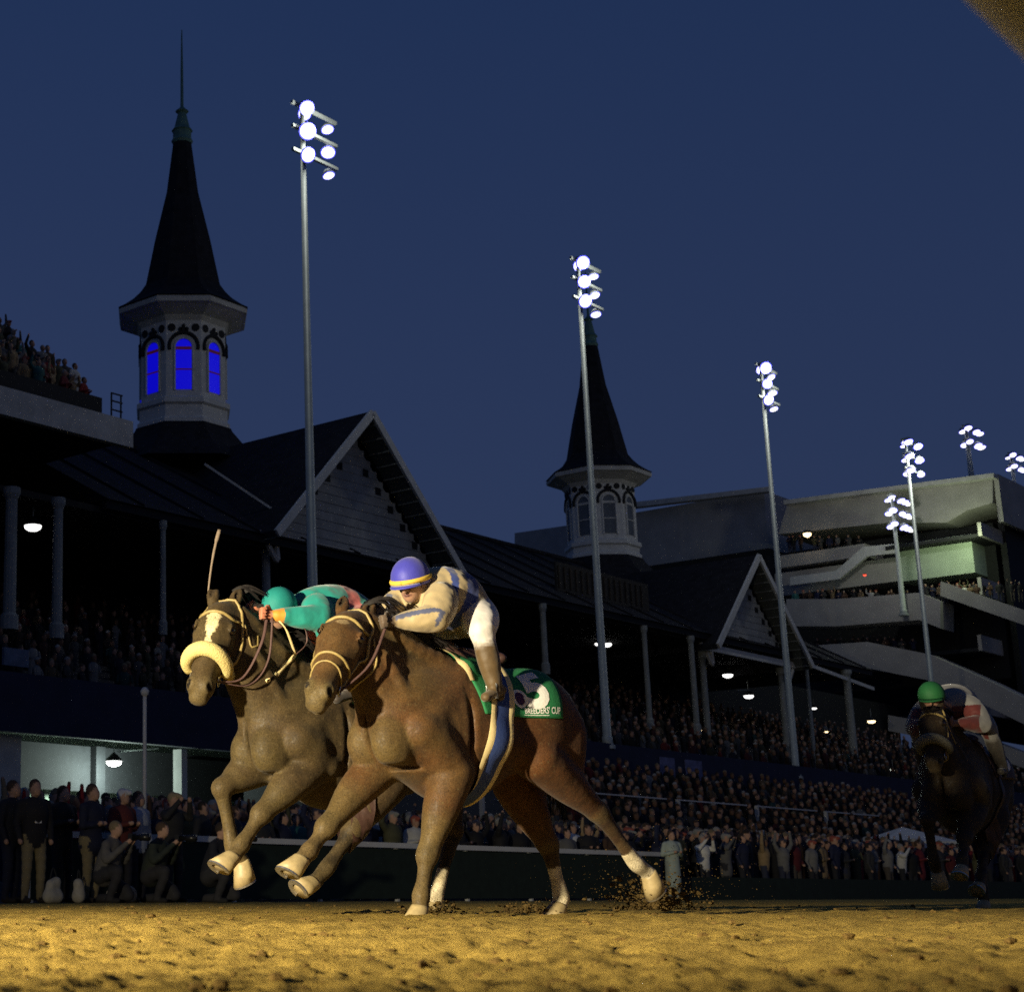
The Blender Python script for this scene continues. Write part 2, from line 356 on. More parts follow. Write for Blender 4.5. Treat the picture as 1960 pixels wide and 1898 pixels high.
# loose clods on the track: too many to count
rg = np.random.default_rng(3); CV, CF = [], []
def clod(c, r, sq=0.7):
    u = rg.normal(size=(14, 3)); u /= np.linalg.norm(u, axis=1)[:, None]
    base = np.array([(0, 0, 1), (0, 0, -1)] + [(math.cos(a), math.sin(a), z) for z in (0.5, -0.4) for a in np.linspace(0, 2 * math.pi, 6, endpoint=False)])
    v = base * r * rg.uniform(0.65, 1.2, (14, 1)) * np.array([rg.uniform(.8, 1.3), rg.uniform(.8, 1.3), sq]); b = len(CV); CV.extend((v + c).tolist())
    for j in range(6):
        k = (j + 1) % 6; CF.extend([(b, b + 2 + j, b + 2 + k), (b + 2 + j, b + 8 + j, b + 8 + k), (b + 2 + j, b + 8 + k, b + 2 + k), (b + 1, b + 8 + k, b + 8 + j)])
for i in range(4200):
    d = 0.9 * (22.0 ** rg.random()); a = R(8) + R(rg.uniform(-16, 42)); x, y = d * math.sin(a), d * math.cos(a)
    r = min(rg.pareto(2.6) * 0.004 + 0.003, 0.018) * (0.5 + d / 12); clod(np.array([x, y, float(relief(np.array(x), np.array(y))) + r * 0.2]), r)
tag(mesh_obj('loose_dirt', CV, CF, M_clod), 'loose clods of yellow dirt strewn over the track', kind='stuff')
# dirt thrown up by the trailing hind hoof, and small heaps by the other hooves
CV, CF = [], []
pc = at_depth(1255, 1722, 11.3)
for i in range(1500):
    r = min(rg.pareto(2.4) * 0.004 + 0.003, 0.024); o = np.array([rg.normal(0, .13), rg.normal(0, .16), abs(rg.normal(0, .085))]); clod(pc + o - [0, 0, .06], r, 0.9)
for i in range(900):
    o = np.array([rg.normal(-.05, .30), rg.normal(0, .35), abs(rg.normal(0.05, .20))]); clod(pc + o - [0, 0, .03], min(rg.pareto(3) * 0.002 + 0.0015, 0.008), 0.9)
for (u_, n_) in ((1010, 11.0), (830, 10.2)):
    p2 = at_depth(u_, 1740, n_)
    for i in range(300): clod(p2 + np.array([rg.normal(0, .09), rg.normal(0, .12), abs(rg.normal(0, .03)) - .02]), min(rg.pareto(2.4) * 0.004 + 0.003, 0.02), 0.8)
tag(mesh_obj('dirt_spray', CV, CF, dirt_mat('damp_dirt', (0.13, 0.085, 0.028), (0.05, 0.032, 0.012), 0.6)), 'dirt thrown up by the galloping hooves', kind='stuff')

# ------------------------------------------------------------------ rail under which the camera lies
p0 = at_depth(1846, 0, 1.05)
rr = 0.105
rail = empty('inner_rail', (float(p0[0]), float(p0[1]), 0)); tag(rail, 'running rail passing close overhead in the top right corner', 'rail')
ro = np.array([p0[0], p0[1], 0.0]); side = np.array([S2, -S2, 0.0])
rc = p0 + side * 0.085 + np.array([0, 0, 0.062])
MB().tube([rc - T * 6 - ro, rc - T * 2 - ro, rc - ro, rc + T * 3 - ro, rc + T * 7.0 - ro], rr, 20).build('tube', M_rail, rail, True)
for k in (-4.0, -1.6):
    b = rc + T * k - ro; MB().tube([b, b + side * 0.35 + [0, 0, -.1], b + side * 0.6 - [0, 0, .35], b + side * 0.62 - [0, 0, rc[2] - .0]], 0.03, 10).build('post', M_rail, rail, True)

# ------------------------------------------------------------------ fence along the crowd
FN = 20.7
t_a, _ = on_n(60, 1650, FN); t_b, _ = on_n(1262, 1650, FN)
_, z_r = on_n(700, 1630, FN); z_r = 1.10
fence = empty('fence', tn(t_a, FN, 0)); tag(fence, 'white topped rail fence with dark green mesh in front of the crowd', 'fence')
fo = tn(t_a, FN, 0); TL = t_b - t_a
MB().box(N * -0.05 + Z * (z_r - .07), T * TL, N * 0.10, Z * 0.10).build('top_rail', M_rail, fence)
MB().box(N * -0.01 + Z * 0.05, T * TL, N * 0.02, Z * (z_r - .14)).build('mesh_panel', M_mesh, fence)
t_c = on_n(2010, 1650, FN - .4)[0]
MB().box(T * TL - N * .42 + Z * .0, T * (t_c - t_b), N * .03, Z * .55).build('added_dark_board', M_mesh, fence)  # added dark board, imitates the gloom low in the crowd and hides legs
for k in range(int(TL / 2.4) + 1): MB().box(T * (k * 2.4) + N * 0.02 - Z * .05, T * 0.07, N * 0.07, Z * (z_r - .03)).build('post', M_rail, fence)

# ------------------------------------------------------------------ main grandstand
G_N = 46.0; EAVE = 15.0; RIDGE_N, RIDGE_Z = 57.0, 21.4; DK_N, DK_Z = 40.0, 6.3
gs = empty('grandstand', tn(60, 50, 0)); GO = tn(60, 50, 0); tag(gs, 'long dark roofed wooden grandstand with white gables and columns', 'grandstand')
def part(name, mb, m, parent=gs, smooth=False):
    o = mb.build(name, m, None, smooth); o.parent = parent
    if parent is gs: o.location = -Vector(GO)
    return o
t_l, t_r, t_e = 12.0, 149.0, 114.0
bal_t1, _ = on_n(255, 830, 44.0)
# raked seating deck, its front fascia, back wall, ceiling
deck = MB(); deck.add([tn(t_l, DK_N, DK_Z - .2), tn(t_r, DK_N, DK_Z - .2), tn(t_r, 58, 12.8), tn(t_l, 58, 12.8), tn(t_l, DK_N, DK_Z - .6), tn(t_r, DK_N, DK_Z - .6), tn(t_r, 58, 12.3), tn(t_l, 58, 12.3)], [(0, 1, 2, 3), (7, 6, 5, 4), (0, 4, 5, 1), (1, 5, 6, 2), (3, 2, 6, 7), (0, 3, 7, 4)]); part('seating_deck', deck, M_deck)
part('fascia', MB().tnbox(t_l, t_r, DK_N - .25, DK_N - .003, DK_Z - 1.3, DK_Z + .55), M_blue)
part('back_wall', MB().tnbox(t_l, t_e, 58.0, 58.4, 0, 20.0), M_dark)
zz_ = on_n(1650, 1338, 58)[1]
part('end_wall', MB().tnbox(t_e + .003, 150, 58.0, 58.4, 0, zz_), M_dark)
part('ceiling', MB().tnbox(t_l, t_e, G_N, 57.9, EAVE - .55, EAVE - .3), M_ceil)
part('eave_board', MB().tnbox(bal_t1 + .1, t_e, G_N - .45, G_N - .2, EAVE - .45, EAVE - .1), M_dark)
roof = MB(); roof.add([tn(bal_t1 + .05, G_N - .6, EAVE - .12), tn(t_e, G_N - .6, EAVE - .12), tn(t_e, RIDGE_N, RIDGE_Z), tn(bal_t1 + .05, RIDGE_N, RIDGE_Z), tn(bal_t1 + .05, 68, EAVE), tn(t_e, 68, EAVE)], [(0, 1, 2, 3), (3, 2, 5, 4), (0, 3, 4), (1, 5, 2), (0, 4, 5, 1)]); part('roof', roof, M_slate)
part('ridge_cap', MB().bar(tn(bal_t1, RIDGE_N, RIDGE_Z + .05), tn(t_e, RIDGE_N, RIDGE_Z + .05), 0.4, 0.2), M_slate)
# standing seams of the roof
for k in range(26):
    t0 = bal_t1 + 2 + k * 3.4
    if t0 < t_e - 1: part('roof_seam', MB().bar(tn(t0, G_N - .55, EAVE - .05), tn(t0, RIDGE_N - .2, RIDGE_Z + .0), 0.08, 0.10), M_slate)
def gable(apex, left, right, back_n):
    gn_ = G_N - 1.26; ta, za = on_n(*apex, gn_); tl, zl = on_n(*left, gn_); tr, zr = on_n(*right, gn_); zb = (zl + zr) / 2
    hw = (tr - tl) / 2; tc_ = (tl + tr) / 2
    ov = 1.2                                    # roof overhangs the boarded face
    face = MB(); i = 0.9
    face.add([tn(tc_ - hw + i, G_N, zb + .2), tn(tc_ + hw - i, G_N, zb + .2), tn(tc_, G_N, za - .9), tn(tc_ - hw + i, G_N + .3, zb + .2), tn(tc_ + hw - i, G_N + .3, zb + .2), tn(tc_, G_N + .3, za - .9)], [(0, 1, 2), (5, 4, 3), (0, 3, 4, 1), (1, 4, 5, 2), (2, 5, 3, 0)])
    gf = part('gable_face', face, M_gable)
    rf = MB()
    for s_ in (-1, 1):
        e = tc_ + s_ * hw; p = [tn(e, G_N - ov, zb), tn(tc_, G_N - ov, za), tn(tc_, back_n, za), tn(e, back_n, zb)]
        dn = -Z * 0.30
        rf.hexa([p[0] + dn, p[1] + dn, p[2] + dn, p[3] + dn] + p)
    part('gable_roof', rf, M_slate)
    sf = MB()
    for s_ in (-1, 1):
        e = tc_ + s_ * hw; p = [tn(e, G_N - ov + .02, zb - .31), tn(tc_, G_N - ov + .02, za - .31), tn(tc_, G_N - .01, za - .31), tn(e, G_N - .01, zb - .31)]; dn = -Z * 0.03; sf.hexa([q + dn for q in p] + p)
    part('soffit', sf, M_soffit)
    for s_ in (-1, 1):                          # barge boards, soffit rafters, drip courses
        e = tc_ + s_ * hw; a, b = tn(e, G_N - ov - .06, zb - .16), tn(tc_, G_N - ov - .06, za - .10)
        part('barge_board', MB().bar(a, b, 0.14, 0.36, up=np.cross(b - a, N)), M_wht)
        for k in range(13):
            f = (k + .5) / 13; c = tn(tc_ + s_ * hw * (1 - f), G_N - ov * .5, zb + (za - zb) * f - .36)
            part('rafter', MB().box(c - N * ov * .48 - T * .05 - Z * .04, N * ov * .96, T * .10, Z * .07), M_rafter)
        for k in range(5):                      # dark pierced ornaments stepping down the rake
            f = 0.14 + k * 0.17; c = tn(tc_ + s_ * (hw - 1.5) * (1 - f), G_N - .05, zb + .55 + (za - zb - 2.3) * f)
            part('ornament', MB().box(c - T * .20 - Z * .17, T * .40, N * .045, Z * .34), M_dark)
    part('tie_beam', MB().tnbox(tc_ - hw + .1, tc_ + hw - .1, G_N - .25, G_N - .05, zb - .22, zb + .16), M_wht)
    for s_ in (-1, 1):                          # scrolled bracket and post at each foot
        t0 = tc_ + s_ * (hw - 1.1)
        part('bracket', MB().tube(spline([tn(t0 - s_ * .05, G_N - .2, zb - .25), tn(t0 - s_ * .1, G_N - .2, zb - 1.0), tn(t0 + s_ * .5, G_N - .2, zb - .35)], 5), 0.13, 6), M_wht2)
        part('column', MB().lathe([(0.30, DK_Z + 1.2), (0.30, DK_Z + 1.8), (0.20, DK_Z + 1.9), (0.18, zb - .7), (0.28, zb - .6), (0.28, zb - .2)], 12, tn(t0, G_N + .35, 0)), M_col, smooth=False)
    for k in range(12):
        zz = zb + .5 + k * .42; w = (hw - i) * (1 - (zz - zb - .2) / (za - .9 - zb - .2)) - .15
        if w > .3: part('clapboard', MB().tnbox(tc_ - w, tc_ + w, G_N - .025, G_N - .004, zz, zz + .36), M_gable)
    return tc_, zb, za, hw
ga = gable((718, 788), (530, 1008), (890, 1100), 56.0)
gb = gable((1455, 1062), (1374, 1222), (1556, 1278), 56.0)
# hip trim running down to the foot of the first gable
a = tn(*[on_n(392, 888, 49.0)[0], 49.0, on_n(392, 888, 49.0)[1]]); b = tn(*[on_n(536, 984, 46.0)[0], 46.0, on_n(536, 984, 46.0)[1]])
part('gutter', MB().bar(a, b, 0.10, 0.10), M_wht2)
a = tn(*[on_n(1548, 1272, 45.5)[0], 45.5, on_n(1548, 1272, 45.5)[1]]); b = tn(*[on_n(1672, 1318, 45.5)[0], 45.5, on_n(1672, 1318, 45.5)[1]]); part('gutter', MB().bar(a, b, 0.12, 0.22), M_wht)
# columns under the eaves
for u_, wid, vb in ((17, .24, 1205), (108, .20, 1222), (312, .12, 1215), (1045, .16, 1290), (1245, .15, 1395), (1335, .17, 1405), (1560, .12, 1460), (1637, .26, 1470)):
    n_ = 45.6; t0, zb_ = on_n(u_, vb, n_)
    part('column', MB().lathe([(wid * 1.4, zb_), (wid * 1.4, zb_ + .5), (wid, zb_ + .6), (wid * .9, EAVE - .9), (wid * 1.35, EAVE - .7), (wid * 1.35, EAVE - .46)], 12, tn(t0, n_, 0)), M_col)
# terrace with spectators on the roof at the left
_, bz1 = on_n(120, 770, 44.0); bz0 = on_n(120, 822, 44.0)[1]
part('terrace_fascia', MB().tnbox(t_l, bal_t1, 44.0, 44.3, bz0, bz1), M_wht2)
part('terrace_deck', MB().tnbox(t_l, bal_t1, 44.3, 57.5, bz0 + .3, bz1 - .05), M_dark)
part('terrace_parapet', MB().tnbox(t_l, bal_t1 - .7, 45.0, 45.12, bz1 - .05, bz1 + 1.0), M_dark)
for z_ in (0.45, 0.8, 1.1): part('terrace_rail', MB().bar(tn(bal_t1 - .7, 44.5, bz1 + z_), tn(bal_t1 - .1, 44.5, bz1 + z_), .05, .05), M_dark)
for k in range(2): part('baluster', MB().tnbox(bal_t1 - .7 + k * .5, bal_t1 - .65 + k * .5, 44.48, 44.53, bz1, bz1 + 1.1), M_dark)
for k in range(6): part('terrace_step', MB().tnbox(t_l, bal_t1 - .3 - .25 * k, 45.15 + k * 1.1, 46.25 + k * 1.1, bz1 - .05, bz1 + .85 * k + .01), M_deck)
# lower storey at the left: pale lit wall, posts, beam
lw0, _ = on_n(15, 1450, 45.0); lw1, _ = on_n(600, 1450, 45.0)
part('lower_wall', MB().tnbox(t_l, 140, 45.0, 45.4, 0.4, DK_Z + .8), M_palegreen)
part('lower_lintel', MB().tnbox(t_l, 140, 44.5, 44.9, DK_Z - 2.6, DK_Z - 1.0), M_dark)
for u_, w_ in ((10, .45), (345, .14), (640, .2)):
    t0, _ = on_n(u_, 1500, 40.6); part('lower_post', MB().tnbox(t0 - w_, t0 + w_, 40.4, 40.8, 0.3, DK_Z - 1.3), M_wht2)
t0, _ = on_n(178, 1500, 44.6)
part('lower_pilaster', MB().tnbox(t0 - .22, t0 + .22, 44.2, 44.49, 0.3, DK_Z - 1.0), M_dark)
part('lower_partition', MB().tnbox(on_n(335, 1500, 44.6)[0], on_n(420, 1500, 44.6)[0], 44.0, 44.4, 0.3, DK_Z - 1.2), M_dark)
ar = []
for aa in np.linspace(0, math.pi, 14):
    c = at_plane(60 + 40 * math.cos(aa), 1500 - 32 * math.sin(aa), N * 44.9, N); ar.append(c)
part('arch_trim', MB().tube(ar, 0.05, 6), M_dark)
# bleachers below the boxes, with their pale front wall
bl = MB(); bl.add([tn(44, 31, 1.5), tn(142, 31, 1.5), tn(142, DK_N - .3, 5.0), tn(44, DK_N - .3, 5.0), tn(44, 31, .5), tn(142, 31, .5), tn(142, DK_N - .3, .7), tn(44, DK_N - .3, .7)], [(0, 1, 2, 3), (7, 6, 5, 4), (0, 4, 5, 1), (3, 2, 6, 7), (0, 3, 7, 4), (1, 5, 6, 2)]); part('bleacher', bl, M_deck)
part('bleacher_wall', MB().tnbox(44, 82, 30.7, 30.997, .5, 2.35), M_conc)
for k in range(5):
    t0 = 50 + k * 7; part('bleacher_rail', MB().bar(tn(t0, 34.0, 3.9), tn(t0 + 6.2, 34.0, 3.9), .05, .05), M_rail)
    part('bleacher_post', MB().tnbox(t0, t0 + .14, 33.9, 34.04, 1.5, 3.9), M_wht2)
# pale banners hung on the fascia
for ua, ub in ((1262, 1290), (1310, 1342), (1760, 1800)):
    ta_, tb_ = on_n(ua, 1450, DK_N - .27)[0], on_n(ub, 1450, DK_N - .27)[0]
    part('banner', MB().tnbox(ta_, tb_, DK_N - .29, DK_N - .27, DK_Z - .75, DK_Z + .2), mat('banner_cloth', (0.13, 0.14, 0.26), 0.8, 0.5, 2.5))
ta_, tb_ = on_n(2, 1345, DK_N - .1)[0], on_n(50, 1345, DK_N - .1)[0]
part('banner', MB().tnbox(ta_, tb_, DK_N - .2, DK_N - .1, DK_Z + .75, DK_Z + 1.3), mat('pale_banner', (0.12, 0.15, 0.22), 0.8, 0.4, 3))
# roof sign, unlit
sg_n = 47.5; ta_, z_a = on_n(1064, 1150, sg_n); tb_, z_b = on_n(1240, 1165, sg_n); z_t = on_n(1150, 1100, sg_n)[1]
part('roof_sign', MB().tnbox(ta_, tb_, sg_n - .1, sg_n, z_t - 1.5, z_t + .1), mat('sign_face', (0.014, 0.012, 0.010), 0.8, 0.6, 3))
for k in range(16): part('sign_slat', MB().tnbox(ta_ + .2 + (tb_ - ta_ - .5) * k / 16, ta_ + .3 + (tb_ - ta_ - .5) * k / 16, sg_n - .16, sg_n - .101, z_t - 1.3, z_t - .1), mat('sign_slat', (0.028, 0.020, 0.012), 0.8, 0.6, 3) if k == 0 else bpy.data.materials['sign_slat'])

# ------------------------------------------------------------------ spire towers
def tower(u0, n0, lit, label, v_of):
    r_ = (u0 - CX) / FPX
    # depth where the axis stands
    p = at_plane(u0, v_of['eave'], N * n0, N); base = np.array([p[0], p[1], 0]); Y = p[1]
    zz = lambda v: at_depth(u0, v, Y)[2]
    k = v_of['k']; root = empty('spire_tower', base); tag(root, label, 'tower')
    z0, z1, ze = zz(v_of['base']), zz(v_of['sill']), zz(v_of['eave'])
    oct8 = dict(n=8, ph=R(22.5))
    rb = 2.50 * k
    MB().lathe([(rb * 1.04, z0 - .4), (rb * 1.04, z0 + .15), (rb * .99, z0 + .25), (rb * .99, z1 - .75), (rb * 1.05, z1 - .65), (rb * 1.05, z1 - .4), (rb * .97, z1 - .3)], **oct8).build('base', M_wht, root)
    MB().lathe([(rb * 1.9, z0 - 2.2), (rb * 1.35, z0 - 1.0), (rb * 1.10, z0 - .25), (rb * 1.06, z0 - .05)], **oct8).build('base_roof', M_slate, root)
    MB().lathe([(rb * .955, z1 - .4), (rb * .955, ze + .2)], **oct8).build('wall', M_wht, root)
    MB().lathe([(rb * .96, ze - .42), (rb * 1.04, ze - .18), (rb * 1.36, ze + .16), (rb * 1.44, ze + .22), (rb * 1.46, ze + .42), (rb * 1.40, ze + .56)], **oct8).build('eave', M_wht2, root)
    H_ = zz(v_of['collar']) - (ze + .55)
    prof = [(1.47, 0.0), (1.32, .022), (1.12, .060), (0.97, .100), (0.85, .145), (0.64, .40), (0.37, .68), (0.20, 1.0)]
    sp = MB().lathe([(rb * a, ze + .55 + H_ * b) for a, b in prof], **oct8).build('spire', M_slate, root)
    c0, c1, tip = zz(v_of['collar']), zz(v_of['ring']), zz(v_of['tip'])
    MB().lathe([(rb * .21, c0 - .25), (rb * .24, c0 - .1), (rb * .20, c0 + .1), (rb * .20, c0 + .45), (rb * .235, c0 + .5), (rb * .17, c0 + .7), (rb * .09, c1 - .1), (rb * .15, c1), (rb * .09, c1 + .12), (rb * .035, c1 + .3), (rb * .03, (c1 + tip) / 2), (rb * .012, tip)], 10).build('finial', M_copper, sp)
    ap = rb * .955 * math.cos(R(22.5)); ww = 0.40 * k; hsp = zz(v_of['spring'])
    for i in range(8):
        a = R(45 * i); nrm = np.array([math.cos(a), math.sin(a), 0]); tg = np.array([-math.sin(a), math.cos(a), 0]); F = lambda x, z, d: nrm * (ap + d) + tg * x + Z * z
        arc = [(ww * math.cos(t), hsp + ww * math.sin(t)) for t in np.linspace(0, math.pi, 11)]; outl = [(-ww, z1 + .05), (ww, z1 + .05)] + arc
        w = MB(); n = len(outl); w.rings([[F(x, z, .01) for x, z in outl], [F(x, z, .035) for x, z in outl]])
        win = w.build('window', M_bluelit if lit else M_pane, root)
        for z_ in (hsp - .12, (hsp + z1) / 2 - .05): MB().box(F(-ww, z_ - .04, .036), tg * 2 * ww, nrm * .03, Z * (.16 if z_ > hsp - .2 else .07)).build('sash', M_sash if lit else M_wht2, win)
        fr_ = MB(); o2 = [(-ww - .07, z1)] + [(-ww - .07, hsp)] + [((ww + .07) * math.cos(t), hsp + (ww + .07) * math.sin(t)) for t in np.linspace(math.pi, 0, 11)] + [(ww + .07, hsp), (ww + .07, z1)]
        fr_.tube([F(x, z, .05) for x, z in o2], .06, 6); fr_.build('frame', M_wht, win, False)
        hood = MB(); rw = ww + .34; hood.tube([F(rw * math.cos(t), hsp + .02 + rw * math.sin(t), .06) for t in np.linspace(-.22, math.pi + .22, 15)], .095, 6); hood.build('hood_mould', M_dark, root)
        fx = MB(); zt = hsp + rw
        for (x, z, r) in ((0, .15, .16), (-.17, .20, .11), (.17, .20, .11), (0, .38, .10)): fx.rings([[F(x * k + r * k * math.cos(t), zt + z * k + r * k * math.sin(t), d) for t in np.linspace(0, 2 * math.pi, 10, endpoint=False)] for d in (.02, .09)])
        fx.build('hood_finial', M_dark, root)
        for x in (-.62 * k, .62 * k):
            MB().rings([[F(x + .21 * k * math.cos(t), zt + .30 * k + .21 * k * math.sin(t), d) for t in np.linspace(0, 2 * math.pi, 14, endpoint=False)] for d in (.012, .05)]).build('roundel', M_dark, root)
    return root
tower(350, 57.0, True, 'left spire tower with glowing blue arched windows', dict(k=.97, base=828, sill=770, eave=624, spring=689, collar=268, ring=214, tip=58))
tower(1146, 57.0, False, 'right spire tower with unlit windows behind second floodlight', dict(k=.97, base=1072, sill=1034, eave=927, spring=972, collar=658, ring=612, tip=520))

# ------------------------------------------------------------------ clubhouse at the far right
cb = empty('clubhouse', tn(150, 60, 0)); CO = tn(150, 60, 0); tag(cb, 'large pale modern clubhouse with stepped balconies at the far right', 'building')
def cpart(name, mb, m):
    o = mb.build(name, m, None); o.parent = cb; o.location = -Vector(CO); return o
TE = 150.0
def slab(name, ul, ur, vt, vb, m, depth=60, front=0.0, te=TE):
    """block whose end wall (facing along the track) spans ul..ur and vt..vb on the sheet t = te"""
    n0, zt0 = on_t(ur, vt, te); n1, _ = on_t(ul, vt, te); zb0 = on_t(ur, vb, te)[1]
    return cpart(name, MB().tnbox(te, te + depth, n0, n1, zb0, zt0), m)
def endpoly(name, pts, m, thick=2.0, te=TE):
    p = [at_plane(u_, v_, T * te, T) for u_, v_ in pts]; mb = MB(); mb.rings([[q for q in p], [q + T * thick for q in p]]); return cpart(name, mb, m)
endpoly('core_wall', [(985, 1020), (1225, 985), (1225, 1240), (985, 1240)], M_conc, 12, 175)
slab('tower_block', 1150, 1462, 938, 1050, M_conc, 20, te=158)
endpoly('cornice', [(1150, 968), (1470, 931), (1470, 940), (1150, 978)], M_wht2, 1.0, 156.5)
endpoly('upper_wall', [(1508, 962), (1900, 909), (1900, 962), (1852, 976), (1812, 1000), (1700, 1000), (1490, 1022)], M_conc, 60, TE)
endpoly('cornice', [(1500, 957), (1902, 905), (1902, 913), (1500, 965)], M_wht2, 1.0, 148.9)
slab('lit_wall', 1715, 1858, 1022, 1096, M_palegreen, 3)
slab('mid_wall', 1480, 1716, 1066, 1112, M_conc, 6)
slab('dark_loggia', 1462, 1900, 1000, 1300, M_dark, 60, te=153)
endpoly('stair_parapet', [(1512, 1104), (1600, 1092), (1652, 1046), (1716, 1040), (1716, 1058), (1660, 1064), (1606, 1108), (1512, 1120)], M_wht, 0.4, 148.5)
slab('balcony_front', 1490, 1655, 1040, 1064, M_conc, 4, te=149.2)
# stepped balconies sweeping towards the track
for (pts, vt, vb, nm) in (([(1505, 1146), (1600, 1146), (1760, 1134), (1800, 1150)], 0, 52, 'balcony'), ([(1540, 1236), (1660, 1228), (1780, 1252), (1900, 1306), (1990, 1350)], 0, 50, 'balcony')):
    top = [(u_, v_) for u_, v_ in pts]; bot = [(u_, v_ + vb) for u_, v_ in reversed(pts)]; endpoly(nm, top + bot, M_conc, 3.0, 146.0)
for pts in ([(1800, 1112), (1990, 1178), (1990, 1206), (1800, 1140)], [(1700, 1368), (1830, 1392), (1990, 1452), (1990, 1480), (1830, 1424), (1700, 1398)]): endpoly('tier_parapet', pts, M_conc, 2.5, 146.5)
for (v0, dv) in ((1000, 26), (1105, 34), (1215, 30), (1330, 36), (1430, 30)):
    # fascias of the side that faces the track, receding along it
    n_, z_ = on_t(1870, v0, 148); zb_ = on_t(1870, v0 + dv, 148)[1]
    cpart('side_fascia', MB().tnbox(148, 260, n_ - .3, n_, zb_, z_), M_conc); cpart('side_deck', MB().tnbox(148.3, 260, n_ + .003, n_ + 8, zb_, zb_ + .3), M_dark)
roof_n, roof_z = on_t(1900, 908, TE)
cpart('side_roof', MB().tnbox(TE + .1, 270, roof_n - .4, roof_n - .003, roof_z - 4.2, roof_z), M_conc)
cpart('side_wall', MB().tnbox(TE + 3, 270, roof_n + .5, roof_n + 1, 0, roof_z - 1), M_dark)

# ------------------------------------------------------------------ lamps
def spot(name, parent, loc, target, watts, deg, blend, colr, size=0.25):
    d = bpy.data.lights.new(name, 'SPOT'); d.energy = watts; d.spot_size = R(deg); d.spot_blend = blend; d.color = colr; d.shadow_soft_size = size
    o = bpy.data.objects.new(name, d); col.objects.link(o); o.location = loc
    o.rotation_euler = (Vector(loc) - Vector(target)).to_track_quat('Z', 'Y').to_euler()
    if parent is not None:
        o.parent = parent; o.matrix_parent_inverse = Matrix.Translation(-Vector(parent.location))
    return o
def flood_head(root, c, aim, s=1.0, bright=True):
    """bowl with a glowing lens"""
    s = s * .82; c = np.asarray(c, float); aim = nrmz(aim); x = nrmz(np.cross(aim, Z)); y = np.cross(x, aim)
    ring = lambda r, d: [c + s * (aim * d + r * (x * math.cos(t) + y * math.sin(t))) for t in np.linspace(0, 2 * math.pi, 18, endpoint=False)]
    b = MB().rings([ring(.10, -.42), ring(.24, -.34), ring(.36, -.10), ring(.40, 0), ring(.38, .02)]).build('lamp_head', M_pole, root, True)
    b2 = MB().rings([ring(.395, .021), ring(.395, .05)]).build('fringe_ring', M_bluefringe, b)  # glowing ring imitates a blue fringe, not a part of the fixture
    MB().rings([ring(.34, .051), ring(.29, .10), ring(.16, .14), ring(.02, .15)]).build('lens', M_lens if bright else M_lens_dim, b, True)
LR = np.random.default_rng(21)
def flood_pole(u, vt, vb, n, label, rows, lean_v=None, s=1.0, zb=None, heads=((-.15, 0), (1.8, 1))):
    t0, ztop = on_n(u, vt, n); zbase = on_n(u, vb, n)[1] if zb is None else zb
    base = tn(t0, n, zbase); root = empty('floodlight_pole', base); tag(root, label, 'floodlight', 'floodlight poles along the stands')
    Hh = ztop - zbase
    MB().lathe([(.24 * s, 0), (.23 * s, .5), (.19 * s, .52), (.09 * s, Hh)], 14).build('pole', M_pole, root, True)
    MB().lathe([(.34 * s, -.05), (.34 * s, .10), (.26 * s, .12), (.26 * s, .2)], 12).build('base_plate', M_pole, root)
    for r_ in range(rows):
        z = Hh - .20 - r_ * .95 * s
        MB().bar(-T * .6 * s + Z * z, T * 2.0 * s + Z * z, .12 * s, .12 * s).build('crossarm', M_pole, root)
        for k, (dx, kind) in enumerate(heads):
            c = T * dx * s + Z * (z - .22 * s) - N * (.35 if k != 1 else -.25) * s
            aim = (-N * 1.0 - T * .75 - Z * .55) if kind == 0 else (-N * .30 - T * .12 - Z * 1.0) if kind == 1 else (-N * .28 - T * .28 - Z * 1.0)
            flood_head(root, c, np.asarray(aim) + LR.normal(0, .13, 3), s * LR.uniform(.85, 1.08) * (1.0 if kind == 0 else .88), True)
        if r_ == 0: flood_head(root, T * .35 * s + Z * (z - .1) + N * .2, -N - T * .6 - Z * .5, s * .8, True)
    return root, base + Z * Hh
fp1, top1 = flood_pole(578, 196, 1330, 40.0, 'tallest floodlight pole, left of the gable', 3, s=1.08)
fp2, top2 = flood_pole(1105, 492, 1424, 40.0, 'floodlight pole standing in front of the right spire', 3, s=1.05)
fp3, top3 = flood_pole(1455, 694, 1482, 40.0, 'floodlight pole beside the second gable', 3)
fp4, top4 = flood_pole(1732, 838, 1560, 40.0, 'floodlight pole in front of the clubhouse', 3, heads=((-.5, 2), (.35, 2), (1.15, 2)))
fp5, top5 = flood_pole(1706, 946, 1170, on_t(1706, 1000, 144.5)[0], 'floodlight pole on the clubhouse balcony with a dense lamp cluster', 3, s=1.25, heads=((-.9, 2), (-.1, 2), (.7, 2), (1.4, 2), (2.1, 2)))
_p = flood_pole(1848, 814, 915, 57.0, 'floodlight pole on the clubhouse roof, left of two', 2, s=1.5, heads=((-.6, 2), (.1, 2), (.9, 2), (1.5, 2)))
_p = flood_pole(1934, 866, 960, 62.0, 'floodlight pole on the clubhouse roof at the right edge', 2, s=1.4, heads=((-.6, 2), (.1, 2), (.9, 2), (1.5, 2)))
